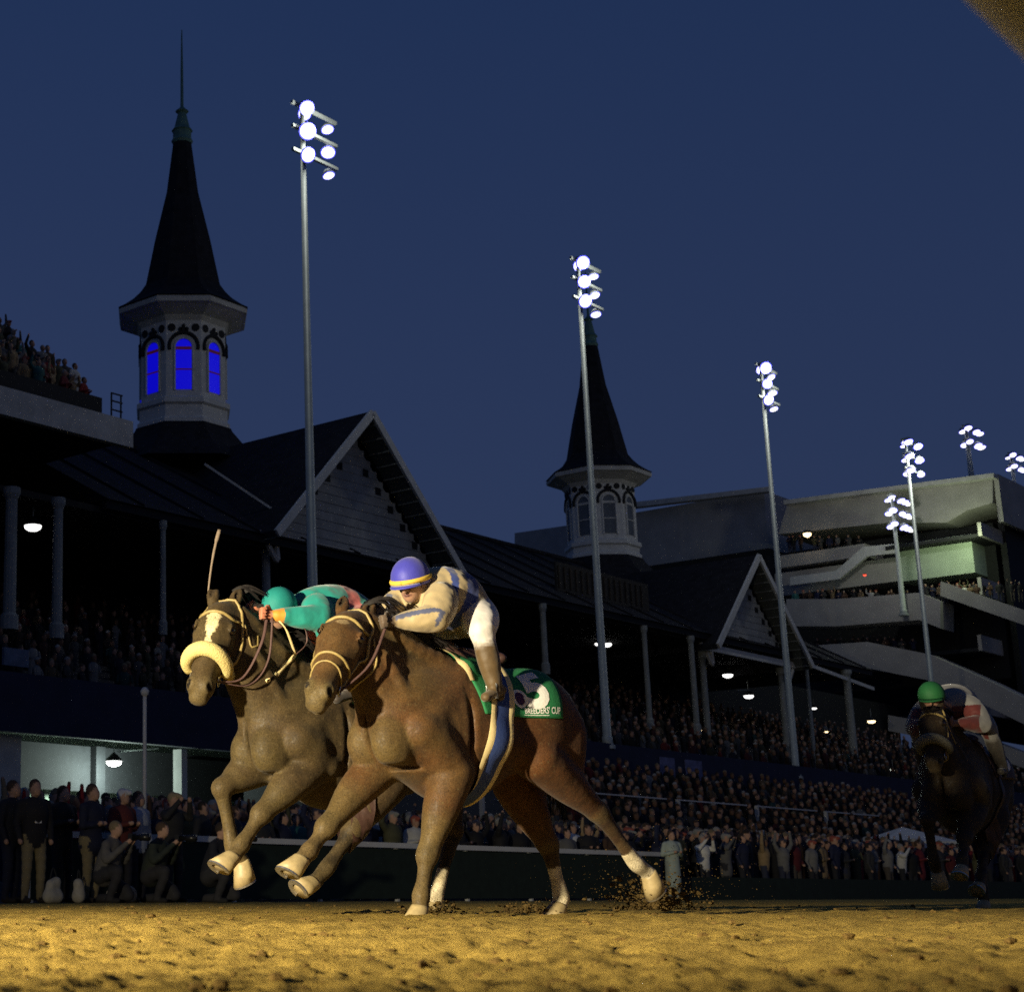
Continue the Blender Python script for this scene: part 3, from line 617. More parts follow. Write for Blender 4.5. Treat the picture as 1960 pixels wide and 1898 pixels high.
for k, (fp, top, tg) in enumerate(((fp1, top1, tn(44, 22)), (fp2, top2, tn(60, 22)), (fp3, top3, tn(75, 22)), (fp4, top4, tn(90, 22)), (fp5, top5, tn(90, 22)))):
    d_ = bpy.data.lights.new('flood_spill', 'POINT'); d_.energy = (400, 400, 420, 650, 800)[k]; d_.color = (1.0, 1.0, 0.90); d_.shadow_soft_size = .5; o_ = bpy.data.objects.new('flood_spill', d_); link(o_, fp); o_.location = Vector(top - N * 1.2 - Z * 1.4 - T * (6.0 if k == 4 else 0)) - fp.location
# unseen infield floodlight mast, added to carry the key light on the horses
ifp = empty('floodlight_pole', (-8.6, 0.3, 0)); tag(ifp, 'unseen low floodlight mast added left of the camera to light the horses', 'floodlight', 'floodlight poles along the stands')  # added mast with its pole, crossarm and heads, not one of the stand poles
MB().lathe([(.16, 0), (.15, .4), (.10, .42), (.06, 2.7)], 14).build('pole', M_pole, ifp, True)
MB().bar((0, -.7, 2.55), (0, .7, 2.55), .08, .08).build('crossarm', M_pole, ifp)
for x in (-.45, .45): flood_head(ifp, (.25, x, 2.3), (9.8, 8.7, -1.2), .8, True)
KEY = spot('added_key_beam', ifp, (-8.0, 0.3, 2.45), (2.2, 9.8, 0.9), 22500, 74, 1.0, (1.0, 0.87, 0.59), .22)

def pendant(u, v, n, s, label, m=M_lens, arm=0.0, drop=None, watts=0, colr=(.8, 1, .9)):
    t0, z0 = on_n(u, v, n); root = empty('pendant_lamp', tn(t0, n, z0)); tag(root, label, 'lamp', 'lamps hanging under the stands')
    MB().lathe([(.05 * s, .55 * s), (.16 * s, .45 * s), (.42 * s, .20 * s), (.50 * s, .10 * s), (.50 * s, .06 * s)], 16).build('shade', M_dark, root, True)
    MB().lathe([(.46 * s, .055 * s), (.42 * s, -.10 * s), (.26 * s, -.20 * s), (.02 * s, -.24 * s)], 16).build('globe', m, root, True)
    MB().lathe([(.47 * s, .050 * s), (.30 * s, -.245 * s), (.27 * s, -.30 * s), (.02 * s, -.32 * s)], 16).build('fringe_shell', M_bluefringe, root, True) if s > .8 and m is M_lens else None
    MB().lathe([(.03 * s, .5 * s), (.03 * s, 1.5 * s)], 8).build('stem', M_pole, root)
    if arm: MB().bar(T * .3 * s + Z * .62 * s, T * arm + Z * (.62 * s + arm * .10), .06, .05).build('arm', M_pole, root)
    if watts:
        d = bpy.data.lights.new('lamp_glow', 'POINT'); d.energy = watts; d.color = colr; d.shadow_soft_size = .3; o = bpy.data.objects.new('lamp_glow', d); link(o, root); o.location = (0, 0, -.6 * s)
    return root
pendant(63, 1008, 47.0, .72, 'white pendant lamp between the two leftmost columns')
pendant(580, 1102, 50.0, .70, 'white pendant lamp beside the tallest floodlight pole', arm=2.4)
pendant(218, 1458, 43.2, .62, 'white lamp lighting the pale green lower wall', arm=2.2, watts=900)
pendant(1146, 1232, 50.0, .50, 'small lamp just left of the second pole', arm=0); pendant(1161, 1233, 50.2, .66, 'lamp just right of the second pole', arm=2.0)
pendant(1393, 1292, 50.0, .72, 'bright lamp under the second gable', arm=1.4); pendant(1433, 1332, 49.0, .68, 'bright lamp right of and below the lamp under second gable', arm=-1.6)
pendant(1558, 1355, 49.0, .40, 'small lamp on the column right of the third pole'); pendant(1668, 1380, 49.0, .60, 'warm lamp near the right end of the stand', M_warmlamp)
pendant(1230, 1416, 46.0, .50, 'bluish lamp low in the seats behind the near horse'); pendant(1709, 1472, 44.0, .42, 'dim lamp beside the trailing horse muzzle', M_lens_dim)
pendant(1340, 1398, 50.0, .22, 'tiny lamp deep in the stand', M_warmlamp); pendant(1582, 1400, 50.0, .26, 'small warm lamp deep in the stand by the column', M_warmlamp); pendant(1335, 1198, 50.0, .28, 'tiny orange lamp under the eaves', M_warmlamp)
def wall_lamp(u, v, t, s, m, label):
    n_, z_ = on_t(u, v, t); root = empty('wall_lamp', tn(t, n_, z_)); tag(root, label, 'lamp')
    MB().lathe([(.02, .3 * s), (.22 * s, .25 * s), (.30 * s, .05 * s)], 12).build('shade', M_dark, root, True); MB().lathe([(.28 * s, .045 * s), (.24 * s, -.12 * s), (.02, -.25 * s)], 12).build('globe', m, root, True); return root
wall_lamp(1545, 1022, 148.5, 1.3, M_warmlamp, 'warm lamp in the clubhouse loggia'); wall_lamp(1655, 1100, 145.5, .5, M_redlamp, 'tiny red lamp above the clubhouse balcony')
d = bpy.data.lights.new('loggia_light', 'POINT'); d.energy = 520; d.color = (.85, 1, .6); d.shadow_soft_size = .4; lo_ = bpy.data.objects.new('loggia_light', d); n_, z_ = on_t(1835, 1035, 146.5); link(lo_); lo_.location = tn(146.0, n_ - .5, z_)
tag(lo_, None)
# slim post with a round cap beside the lower wall
t0, z0 = on_n(277, 1325, 21.5); zb_ = apron_z(21.5); lp = empty('slim_post', tn(t0, 21.5, zb_)); tag(lp, 'slim white post with a small round cap left of the horses', 'post')
MB().lathe([(.035, 0), (.035, z0 - zb_ - .08), (.02, z0 - zb_ - .05)], 10).build('shaft', M_rail, lp, True); MB().lathe([(.02, z0 - zb_ - .08), (.07, z0 - zb_ - .03), (.08, z0 - zb_ + .03), (.04, z0 - zb_ + .09), (.005, z0 - zb_ + .10)], 12).build('cap', M_rail, lp, True)
# white canopy tent among the crowd
t0, z0 = on_n(1727, 1582, 27.0); tent = empty('canopy_tent', tn(t0, 27, apron_z(27))); tag(tent, 'small white peaked canopy tent in the crowd near the trailing horse', 'tent')
zt = z0 - apron_z(27); MB().add([(-1.5, -1.5, zt - .6), (1.5, -1.5, zt - .6), (1.5, 1.5, zt - .6), (-1.5, 1.5, zt - .6), (0, 0, zt), (-1.5, -1.5, zt - .85), (1.5, -1.5, zt - .85), (1.5, 1.5, zt - .85), (-1.5, 1.5, zt - .85)], [(0, 1, 4), (1, 2, 4), (2, 3, 4), (3, 0, 4), (5, 6, 1, 0), (6, 7, 2, 1), (7, 8, 3, 2), (8, 5, 0, 3)]).build('canopy', M_wht, tent)
for x in (-1.45, 1.45):
    for y in (-1.45, 1.45): MB().lathe([(.03, 0), (.03, zt - .6)], 8, (x, y, 0)).build('leg', M_pole, tent)
# ------------------------------------------------------------------ people
M_person = mat('clothes_and_skin', (0.1, 0.1, 0.1), 0.85, 0.18, 9.0, 0.1, vcol=True, objcol=True)
M_white = mat('white_cloth', (0.72, 0.70, 0.66), 0.8, 0.08, 60, 0.1)
MARK = (1.0, 0.0, 1.0)
def person_mesh(pose, h=0.034, hair=(0.02, 0.012, 0.008), skin=(0.38, 0.22, 0.15), legs=(0.015, 0.016, 0.022), shoes=(0.01, 0.01, 0.01), hat=None, coat=0.0, seed=0):
    r_ = random.Random(seed); K = Skin((-0.75, -0.6, -0.02), (0.75, 0.75, 2.35), h); K.hard = True
    sit = 0.0
    hip, ch, nk, hd = np.array([0, 0, .95]), np.array([0, .02, 1.30]), np.array([0, .02, 1.47]), np.array([0, .035, 1.62])
    for s in (1, -1):
        K.limb([(0.09 * s, 0, .92), (0.11 * s, .03, .50), (0.12 * s + .02 * r_.random(), 0, .09)], [0.095, 0.070, 0.052], 0.03, legs, 3)
        K.cone((0.12 * s, -.02, .05), (0.13 * s, .16, .04), 0.045, 0.04, 0.02, shoes)
    K.limb([hip + [0, 0, -.06], (hip + ch) / 2, ch, nk + [0, 0, -.07]], [0.135, 0.135, 0.150, 0.09], 0.05, MARK, 3, (np.array([1, 0, 0]), 1.2))
    if coat: K.limb([(0, 0, .95), (0, 0, .95 - coat)], [0.15, 0.17], 0.04, MARK, 3, (np.array([1, 0, 0]), 1.15))
    K.cone((-.15, .01, 1.40), (.15, .01, 1.40), 0.075, 0.075, 0.04, MARK)
    K.cone(nk + [0, 0, -.05], hd, 0.052, 0.055, 0.02, skin)
    K.ell(hd, (0.078, 0.095, 0.118), 0.02, skin); K.cone(hd + [0, .09, -.01], hd + [0, .108, -.03], 0.012, 0.016, 0.015, skin)
    K.ell(hd + [0, -.02, .035], (0.086, 0.098, 0.105), 0.012, hat or hair)
    K.ell(hd + [0, .075, -.035], (0.060, 0.040, 0.085), 0.015, skin)
    if hat: K.cone(hd + [0, .08, .065], hd + [0, .15, .055], 0.055, 0.04, 0.02, hat)
    arms = {'down': [((.20, .0, 1.39), (.26, -.02, 1.12), (.24, .08, .86))] * 2, 'hold': [((.20, .02, 1.39), (.27, .0, 1.14), (.08, .30, 1.20))] * 2,
            'raise': [((.20, .02, 1.39), (.34, .06, 1.52), (.28, .14, 1.85)), ((.20, .0, 1.39), (.26, -.02, 1.12), (.20, .15, .95))],
            'phone': [((.20, .02, 1.39), (.28, .14, 1.34), (.10, .30, 1.62))] * 2, 'cheer': [((.20, .02, 1.39), (.36, .04, 1.58), (.30, .06, 1.92))] * 2,
            'cross': [((.20, .02, 1.39), (.27, .05, 1.12), (-.04, .22, 1.16))] * 2}[pose]
    for s, (a, b, c) in zip((1, -1), arms):
        m = np.array([s, 1, 1.0]); a, b, c = np.array(a) * m, np.array(b) * m, np.array(c) * m
        K.limb([a, b], [0.070, 0.055], 0.03, MARK, 2); K.limb([b, b * .15 + c * .85], [0.055, 0.042], 0.02, MARK, 2); K.cone(b * .12 + c * .88, c * 1.05 - b * .05, 0.036, 0.036, 0.012, skin)
    V, Q, c = K.mesh(); cl = (c[:, 2] > c[:, 1] + .12).astype(np.float32)
    c[cl > .5] = (.03, .03, .03)
    o = mesh_obj('person', V, Q, M_person, None, True, c, cl); me = o.data; bpy.data.objects.remove(o); return me
SK = [(0.40, 0.24, 0.17), (0.34, 0.20, 0.14), (0.16, 0.085, 0.05)]; HR = [(0.02, 0.013, 0.009), (0.06, 0.035, 0.02), (0.16, 0.12, 0.07), (0.22, 0.21, 0.20)]
poses = ['down', 'hold', 'raise', 'phone', 'cheer', 'cross']
BODIES = []
for i in range(14):
    BODIES.append((poses[i % 6], person_mesh(poses[i % 6], 0.034, HR[i % 4], SK[(i * 2) % 3 if i % 5 == 0 else i % 2], [(0.015, 0.016, 0.022), (0.02, 0.025, 0.05), (0.06, 0.05, 0.04)][i % 3], hat=[None, None, (0.20, 0.20, 0.19), None, (0.03, 0.03, 0.05), None, (0.25, 0.06, 0.04)][i % 7], coat=[0, .25, 0, 0][i % 4], seed=i)))
COLS = [('black', (0.010, 0.010, 0.012)), ('navy', (0.012, 0.016, 0.045)), ('charcoal', (0.03, 0.03, 0.032)), ('brown', (0.06, 0.032, 0.018)), ('olive', (0.06, 0.06, 0.03)), ('maroon', (0.10, 0.012, 0.016)), ('tan', (0.24, 0.17, 0.09)), ('grey', (0.14, 0.14, 0.14)), ('white', (0.50, 0.50, 0.48)), ('red', (0.26, 0.02, 0.02)), ('teal', (0.02, 0.10, 0.10))]
CW = [6, 5, 4, 4, 3, 2.2, 2.5, 2.5, 1.3, 1.2, .8]
POSEW = {'down': 'standing', 'hold': 'hands forward', 'raise': 'one arm up', 'phone': 'hands at face', 'cheer': 'both arms up', 'cross': 'arms folded'}
rc_ = random.Random(11); made = set()
def add_person(p, face, zone, group, sc_=1.0, ci=None, bi=None):
    ci = rc_.choices(range(len(COLS)), CW)[0] if ci is None else ci; bi = rc_.randrange(len(BODIES)) if bi is None else bi
    o = bpy.data.objects.new('person', BODIES[bi][1]); col.objects.link(o); o.location = p; o.rotation_euler = (0, 0, face); s = sc_ * rc_.uniform(.94, 1.05); o.scale = (s * rc_.uniform(.95, 1.1), s, s)
    nm, c = COLS[ci]; k = rc_.uniform(.7, 1.3); o.color = (c[0] * k, c[1] * k, c[2] * k, 1)
    tag(o, f'spectator in {nm}, {POSEW[BODIES[bi][0]]}, {zone}', 'person', f'{group}, {nm}, {BODIES[bi][0]}')
    return o
FACE = math.atan2(-N[1], -N[0]) - math.pi / 2            # looking at the track
def zone_of(u):
    return 'left of the slim post' if u < 277 else 'behind the dark horse' if u < 620 else 'behind the near horse' if u < 1200 else 'between near horse and canopy tent' if u < 1680 else 'right of the canopy tent'
def u_of(p):
    c, s = math.cos(PITCH), math.sin(PITCH); fw = p[1] * c + (p[2] - CAM_H) * s; return CX + FPX * p[0] / fw
n_ind = 0
for r_i, n_ in enumerate((21.5, 22.4, 23.3)):
    ta, tb = on_n(-30, 1650, n_)[0], on_n(2000, 1650, n_)[0]; t0 = ta
    while t0 < tb:
        nn = n_ + rc_.uniform(-.25, .25); p = tn(t0, nn, apron_z(nn)); u_ = u_of(p)
        nearf = u_ > 1270 and r_i == 0
        if nearf: nn = 20.9 + rc_.uniform(-.3, .3) ; p = tn(t0, nn, apron_z(max(nn, 20.4)))
        add_person(p, FACE + rc_.uniform(-.5, .5), f"{['front', 'second', 'third'][r_i]} apron row " + zone_of(u_), f'apron crowd row {r_i + 1} ' + zone_of(u_), .97); n_ind += 1
        t0 += rc_.uniform(.52, .95) * (1 + .010 * max(t0 - 30, 0))
# roof terrace
for r_i in range(6):
    n_ = 45.7 + r_i * 1.1; t0 = on_n(-20, 700, n_)[0]
    while t0 < bal_t1 - .25 - .12 * r_i:
        if rc_.random() < .9: add_person(tn(t0, n_ + rc_.uniform(-.2, .2), bz1 + .85 * r_i + .02), FACE + rc_.uniform(-.4, .6), f"{['front', 'second', 'third', 'fourth', 'fifth', 'back'][r_i]} row of the roof terrace", f'roof terrace crowd row {r_i + 1}', 1.1, rc_.choice((0, 2, 3, 4, 5, 6, 6, 7, 7, 8, 9, 10))); n_ind += 1
        t0 += rc_.uniform(.4, .62)
# clubhouse balconies
for (ua, ub, v_, t_, cnt, w) in ((1500, 1650, 1040, 150.6, 9, 'clubhouse loggia'), (1515, 1750, 1146, 147.6, 16, 'middle clubhouse balcony'), (1770, 1880, 1135, 147.2, 9, 'lit end of the clubhouse balcony'), (1560, 1760, 1238, 147.6, 12, 'lower clubhouse balcony'), (1810, 1960, 1130, 148.2, 9, 'upper right clubhouse tier')):
    for k in range(cnt):
        u_ = ua + (ub - ua) * (k + rc_.random() * .7) / cnt; n_, z_ = on_t(u_, v_, t_); add_person(tn(t_ + rc_.uniform(-.3, .3), n_, z_ - .95), math.atan2(-T[1], -T[0]) - math.pi / 2 + rc_.uniform(-.6, .6), 'on the ' + w, w + ' crowd'); n_ind += 1
# everyone further back reads as one mass
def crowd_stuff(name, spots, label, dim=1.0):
    base_v = []; base_f = []; part_id = []
    def ringset(rings, pid):
        b = len(base_v); n = len(rings[0])
        for rg_ in rings: base_v.extend(rg_)
        for i in range(len(rings) - 1):
            for j in range(n): base_f.append((b + i * n + j, b + i * n + (j + 1) % n, b + (i + 1) * n + (j + 1) % n, b + (i + 1) * n + j))
        part_id.extend([pid] * (n * len(rings)))
    el = lambda cx, cy, z, rx, ry, n=7: [(cx + rx * math.cos(2 * math.pi * j / n), cy + ry * math.sin(2 * math.pi * j / n), z) for j in range(n)]
    ringset([el(0, 0, 0, .15, .11), el(0, 0, .5, .17, .12), el(0, 0, .95, .18, .13), el(0, 0, 1.25, .22, .14), el(0, 0, 1.42, .19, .10), el(0, .01, 1.49, .06, .06)], 0)
    ringset([el(0, .03, 1.47, .05, .05), el(0, .035, 1.53, .085, .09), el(0, .03, 1.62, .095, .105), el(0, .02, 1.70, .08, .09)], 1)
    ringset([el(0, .01, 1.66, .10, .11), el(0, .01, 1.73, .085, .09), el(0, .01, 1.77, .03, .03)], 2)
    for s in (1, -1): ringset([el(.21 * s, .02, 1.38, .05, .06, 5), el(.26 * s, .08, 1.14, .05, .05, 5), el(.14 * s, .24, 1.12, .04, .04, 5)], 0)
    BV = np.array(base_v); BF = np.array(base_f); PI = np.array(part_id); V, F_, C_ = [], [], []
    g_ = np.random.default_rng(5)
    for i, p in enumerate(spots):
        a = FACE + g_.uniform(-.5, .5); s = g_.uniform(.92, 1.06); c, sn = math.cos(a), math.sin(a)
        v = BV * s; v = np.stack([v[:, 0] * c - v[:, 1] * sn, v[:, 0] * sn + v[:, 1] * c, v[:, 2]], -1) + p; V.append(v); F_.append(BF + i * len(BV))
        cc = np.array(COLS[g_.choice(len(COLS), p=np.array(CW) / sum(CW))][1]) * g_.uniform(.7, 1.4) * dim; sk = np.array(SK[g_.choice(3, p=[.5, .4, .1] if dim == 1 else [.15, .3, .55])]); hr = np.array(HR[g_.choice(4)]) if g_.random() < (.85 if dim == 1 else .97) else np.array((.3, .3, .28))  # dim crowds: shade put into darker clothes, skin and hair colours
        C_.append(np.where((PI == 0)[:, None], cc, np.where((PI == 1)[:, None], sk, hr)))
    V = np.vstack(V); o = mesh_obj(name, V, np.vstack(F_), M_person, None, True, np.vstack(C_), np.zeros(len(V)))
    return tag(o, label, kind='stuff')
sp = []
for n_ in np.arange(24.2, 30.6, .85):
    ta, tb = on_n(-30, 1650, n_)[0], on_n(2000, 1650, n_)[0]; t0 = ta
    while t0 < tb: sp.append(tn(t0, n_ + rc_.uniform(-.3, .3), apron_z(n_))); t0 += rc_.uniform(.55, 1.0)
for n_ in (22.0, 22.8, 23.6):
    t0, tb = on_n(1290, 1650, n_)[0], on_n(2000, 1650, n_)[0]
    while t0 < tb: sp.append(tn(t0, n_ + rc_.uniform(-.3, .3), apron_z(max(n_, 20.5)))); t0 += rc_.uniform(.6, 1.2)
crowd_stuff('apron_crowd', sp, 'dense crowd standing further back on the apron')
sp = []
for k in range(9):
    n_ = 31.4 + k * .95; z_ = 1.5 + (n_ - 31) / 8.7 * 3.5; t0 = max(45, on_n(1000, 1600, n_)[0])
    while t0 < 130: sp.append(tn(t0, n_, z_ - .45)); t0 += rc_.uniform(.55, 1.3)
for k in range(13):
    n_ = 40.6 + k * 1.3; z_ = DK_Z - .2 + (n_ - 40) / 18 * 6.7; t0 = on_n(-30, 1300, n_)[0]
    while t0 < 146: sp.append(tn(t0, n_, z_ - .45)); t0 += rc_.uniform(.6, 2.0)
crowd_stuff('seated_crowd', sp, 'crowd filling the dark seats of the grandstand', .3)  # shade of the stand imitated by darkened colours

# men by the rail at the left, standing inside the fence
KH = (0.20, 0.16, 0.085)
def left_man(u, v_foot, n_, colr, label, pose='down', legs=KH, hair=(0.05, 0.03, 0.02), hat=None, coat=0.0, turn=0.0, sc_=1.03, seed=1):
    t0 = on_n(u, v_foot, n_)[0]; me = person_mesh(pose, 0.022, hair, SK[0], legs, (0.02, 0.015, 0.01), hat, coat, seed)
    o = bpy.data.objects.new('person', me); col.objects.link(o); o.location = tn(t0, n_, 0.0); o.rotation_euler = (0, 0, FACE + turn); o.scale = (sc_,) * 3; o.color = (*colr, 1); tag(o, label, 'person', 'men standing by the rail at the left'); return o
m1 = left_man(62, 1735, 19.2, (0.012, 0.011, 0.013), 'man in black jacket and khaki trousers with a white badge', 'down', turn=-.3, seed=3)
bd = MB().box((-.05, .155, 1.12), (.10, 0, 0), (0, .01, 0), (0, 0, .17)).build('badge', M_white, m1)
m2 = left_man(172, 1735, 19.4, (0.010, 0.012, 0.03), 'man in navy coat and khaki trousers right of the badge wearer', 'cross', coat=.12, turn=.2, seed=4)
left_man(18, 1735, 19.6, (0.012, 0.013, 0.02), 'man in dark clothes at the extreme left edge', 'down', (0.012, 0.014, 0.03), turn=.3, seed=5)
left_man(116, 1735, 20.0, (0.016, 0.015, 0.016), 'man in black between the two khaki trousered men', 'hold', (0.014, 0.014, 0.016), seed=6)
left_man(232, 1735, 19.9, (0.10, 0.02, 0.016), 'person in maroon jacket and white cap by the slim post', 'hold', (0.014, 0.014, 0.02), hat=(0.45, 0.45, 0.5), seed=7)
left_man(262, 1735, 20.2, (0.30, 0.33, 0.40), 'person in pale blue shirt left of the slim post', 'down', (0.014, 0.014, 0.02), seed=8)
left_man(330, 1735, 20.0, (0.02, 0.02, 0.022), 'person in black with tan cap behind the dark horse', 'phone', (0.014, 0.014, 0.02), hat=(0.25, 0.2, 0.12), seed=9)
left_man(1293, 1742, 20.0, (0.34, 0.40, 0.36), 'person in long pale raincoat near the trailing hind hoof', 'hold', (0.25, 0.28, 0.26), coat=.55, turn=-.5, sc_=.92, seed=10)
# crouching photographers with cameras
M_lens_blk = mat('camera_black', (0.01, 0.01, 0.011), 0.35, 0.1, 5)
def photographer(u, n_, label, colr, seed):
    t0 = on_n(u, 1735, n_)[0]; K = Skin((-.5, -.5, -.02), (.5, .8, 1.3), .022); K.hard = True; c0 = MARK; lg = (0.02, 0.02, 0.024)
    for s in (1, -1):
        K.limb([(.12 * s, -.1, .38), (.17 * s, .22, .46 if s > 0 else .12), (.15 * s, .08 if s > 0 else -.25, .08)], [.10, .08, .055], .03, lg, 3); K.cone((.15 * s, .05 if s > 0 else -.28, .04), (.15 * s, .22 if s > 0 else -.12, .04), .045, .04, .02, (.01, .01, .01))
        K.limb([(.19 * s, .04, .83), (.27 * s, .10, .62), (.07 * s, .32, .86)], [.07, .056, .04], .03, c0, 3); K.cone((.07 * s, .32, .86), (.05 * s, .37, .90), .036, .036, .012, SK[0])
    K.limb([(0, -.1, .38), (0, -.02, .62), (0, .04, .84)], [.15, .155, .12], .05, c0, 3, (np.array([1, 0, 0]), 1.2)); K.cone((-.14, .03, .84), (.14, .03, .84), .075, .075, .04, c0)
    K.cone((0, .05, .9), (0, .1, 1.03), .05, .055, .02, SK[0]); K.ell((0, .11, 1.06), (.078, .095, .115), .02, SK[0]); K.ell((0, .085, 1.10), (.086, .1, .10), .012, HR[seed % 4])
    V, Q, c = K.mesh(); cl = (c[:, 2] > c[:, 1] + .12).astype(np.float32); c[cl > .5] = (.03, .03, .03); o = mesh_obj('person', V, Q, M_person, None, True, c, cl)
    o.location = tn(t0, n_, 0); o.rotation_euler = (0, 0, FACE + .3); o.color = (*colr, 1); tag(o, label, 'person', 'crouching photographers by the rail')
    e = empty('camera', tn(t0, n_, 0), (0, 0, FACE + .3)); tag(e, 'black camera with long lens held by ' + label.split(',')[0], 'camera', 'cameras held by the photographers')
    MB().box((-.07, .34, .90), (.14, 0, 0), (0, .07, 0), (0, 0, .10)).build('camera_body', M_lens_blk, e)
    MB().tube([(0, .41, .945), (0, .50, .945), (0, .505, .945), (0, .66, .945)], [.038, .038, .05, .055], 12).build('lens_barrel', M_lens_blk, e, True)
photographer(415, 17.6, 'photographer in black, crouching behind the hooves of the dark horse', (0.010, 0.011, 0.016), 0)
photographer(300, 18.2, 'photographer in dark green, kneeling left of the dark horse', (0.02, 0.026, 0.02), 1)
photographer(210, 18.4, 'photographer in grey, kneeling beside the pale bag', (0.09, 0.085, 0.08), 2)
# bags on the ground
for (u_, w_, h_, lab) in ((101, .30, .40, 'pale upright bag beside the khaki trousers'), (150, .16, .38, 'narrow white bag on the ground between two men'), (232, .50, .26, 'slouching grey bag on the ground by the photographers')):
    t0 = on_n(u_, 1735, 18.6)[0]; e = empty('bag', tn(t0, 18.6, 0), (0, 0, FACE)); tag(e, lab, 'bag')
    K = Skin((-.5, -.3, -.02), (.5, .3, .7), .02); K.cone((-w_ / 2 + .08, 0, .10), (w_ / 2 - .08, 0, .10), .10, .10, .05, (1, 1, 1)); K.cone((-w_ / 2 + .09, 0, h_ - .09), (w_ / 2 - .10, 0, h_ - .12), .07, .06, .14, (1, 1, 1)); K.build('pouch', mat('bag_canvas', (0.30, 0.28, 0.23), .85, .2, 12, .2), e)
    MB().tube(spline([(-w_ * .25, 0, h_ - .05), (0, 0, h_ + .10), (w_ * .2, 0, h_ - .05)], 5), .012, 6).build('handle', M_dark, e, True)
# a flash going off in the crowd
t0, z0 = on_n(797, 1558, 22.6); e = empty('camera', tn(t0, 22.2, z0)); tag(e, 'small camera firing a bluish flash in the crowd', 'camera')
MB().box(-T * .08 - Z * .05, T * .16, N * .08, Z * .11).build('camera_body', M_lens_blk, e); MB().box(-T * .075 - N * .012 - Z * .03, T * .15, N * .01, Z * .13).build('flash', mat('flash_tube', (.75, .85, 1.0), .3, 0, 1, emit=3.0), e)
# ------------------------------------------------------------------ horses and riders
M_coat = mat('coat', (0.1, 0.05, 0.02), 0.50, 0.38, 11, 0.25, vcol=True, spec=0.22, sheen=0.05, detail=9)
_t = M_coat.node_tree; _b = _t.nodes['Principled BSDF']
_n = _t.nodes.new('ShaderNodeTexNoise'); _n.inputs['Scale'].default_value = 150; _n.inputs['Detail'].default_value = 4; _tc = _t.nodes.new('ShaderNodeTexCoord'); _t.links.new(_tc.outputs['Object'], _n.inputs['Vector'])
_mr = _t.nodes.new('ShaderNodeMapRange'); _mr.inputs[1].default_value = .3; _mr.inputs[2].default_value = .7; _mr.inputs[3].default_value = .55; _mr.inputs[4].default_value = 1.45; _t.links.new(_n.outputs['Fac'], _mr.inputs[0])
_src = _b.inputs['Base Color'].links[0].from_socket; _sc = _t.nodes.new('ShaderNodeVectorMath'); _sc.operation = 'SCALE'; _t.links.new(_src, _sc.inputs[0]); _t.links.new(_mr.outputs[0], _sc.inputs['Scale']); _t.links.new(_sc.outputs[0], _b.inputs['Base Color'])
_v = _t.nodes.new('ShaderNodeTexNoise'); _v.inputs['Scale'].default_value = 48; _v.inputs['Detail'].default_value = 3; _v.inputs['Roughness'].default_value = .75; _t.links.new(_tc.outputs['Object'], _v.inputs['Vector'])
_vr = _t.nodes.new('ShaderNodeMapRange'); _vr.inputs[1].default_value = .60; _vr.inputs[2].default_value = .68; _vr.inputs[3].default_value = 0; _vr.inputs[4].default_value = .75; _t.links.new(_v.outputs['Fac'], _vr.inputs[0])
_mm = _t.nodes.new('ShaderNodeMix'); _mm.data_type = 'RGBA'; _t.links.new(_vr.outputs[0], _mm.inputs[0]); _t.links.new(_sc.outputs[0], _mm.inputs[6]); _mm.inputs[7].default_value = (0.110, 0.078, 0.030, 1); _t.links.new(_mm.outputs[2], _b.inputs['Base Color'])
_rr = _t.nodes.new('ShaderNodeMapRange'); _rr.inputs[1].default_value = .3; _rr.inputs[2].default_value = .7; _rr.inputs[3].default_value = .42; _rr.inputs[4].default_value = .85; _t.links.new(_v.outputs['Fac'], _rr.inputs[0]); _t.links.new(_rr.outputs[0], _b.inputs['Roughness'])
_t.nodes['Bump'].inputs['Distance'].default_value = 0.03
M_hoof = mat('hoof', (0.34, 0.26, 0.13), 0.5, 0.25, 25, 0.1)
M_steel = mat('steel', (0.55, 0.53, 0.5), 0.3, 0.15, 30, 0.0, metal=0.9)
M_leather = mat('leather', (0.30, 0.22, 0.08), 0.5, 0.3, 40, 0.1)
M_leather_dk = mat('dark_leather', (0.05, 0.025, 0.02), 0.5, 0.3, 40, 0.1)
M_hair = mat('horse_hair', (0.012, 0.009, 0.008), 0.6, 0.3, 40)
M_hair_br = mat('brown_horse_hair', (0.035, 0.018, 0.010), 0.6, 0.3, 40)
M_fleece = mat('fleece', (0.62, 0.50, 0.20), 0.95, 0.15, 90, 0.5)
M_fleece_dk = mat('grey_fleece', (0.16, 0.15, 0.11), 0.95, 0.2, 90, 0.5)
M_eye = mat('eye', (0.01, 0.006, 0.004), 0.08, 0.0, 5, spec=0.8)
M_green = mat('green_cloth', (0.015, 0.16, 0.055), 0.8, 0.12, 60, 0.15)

M_blueband = mat('blue_webbing', (0.035, 0.065, 0.22), 0.7, 0.15, 60, 0.1)
M_cream = mat('cream_webbing', (0.70, 0.56, 0.28), 0.8, 0.12, 50, 0.1)
M_purple = mat('purple_print', (0.06, 0.02, 0.07), 0.8, 0.1, 20)
M_silk = mat('silks', (0.5, 0.5, 0.5), 0.6, 0.16, 7, 0.8, detail=1.5, vcol=True, spec=0.4, sheen=0.2)
M_silk.node_tree.nodes['Bump'].inputs['Distance'].default_value = 0.045

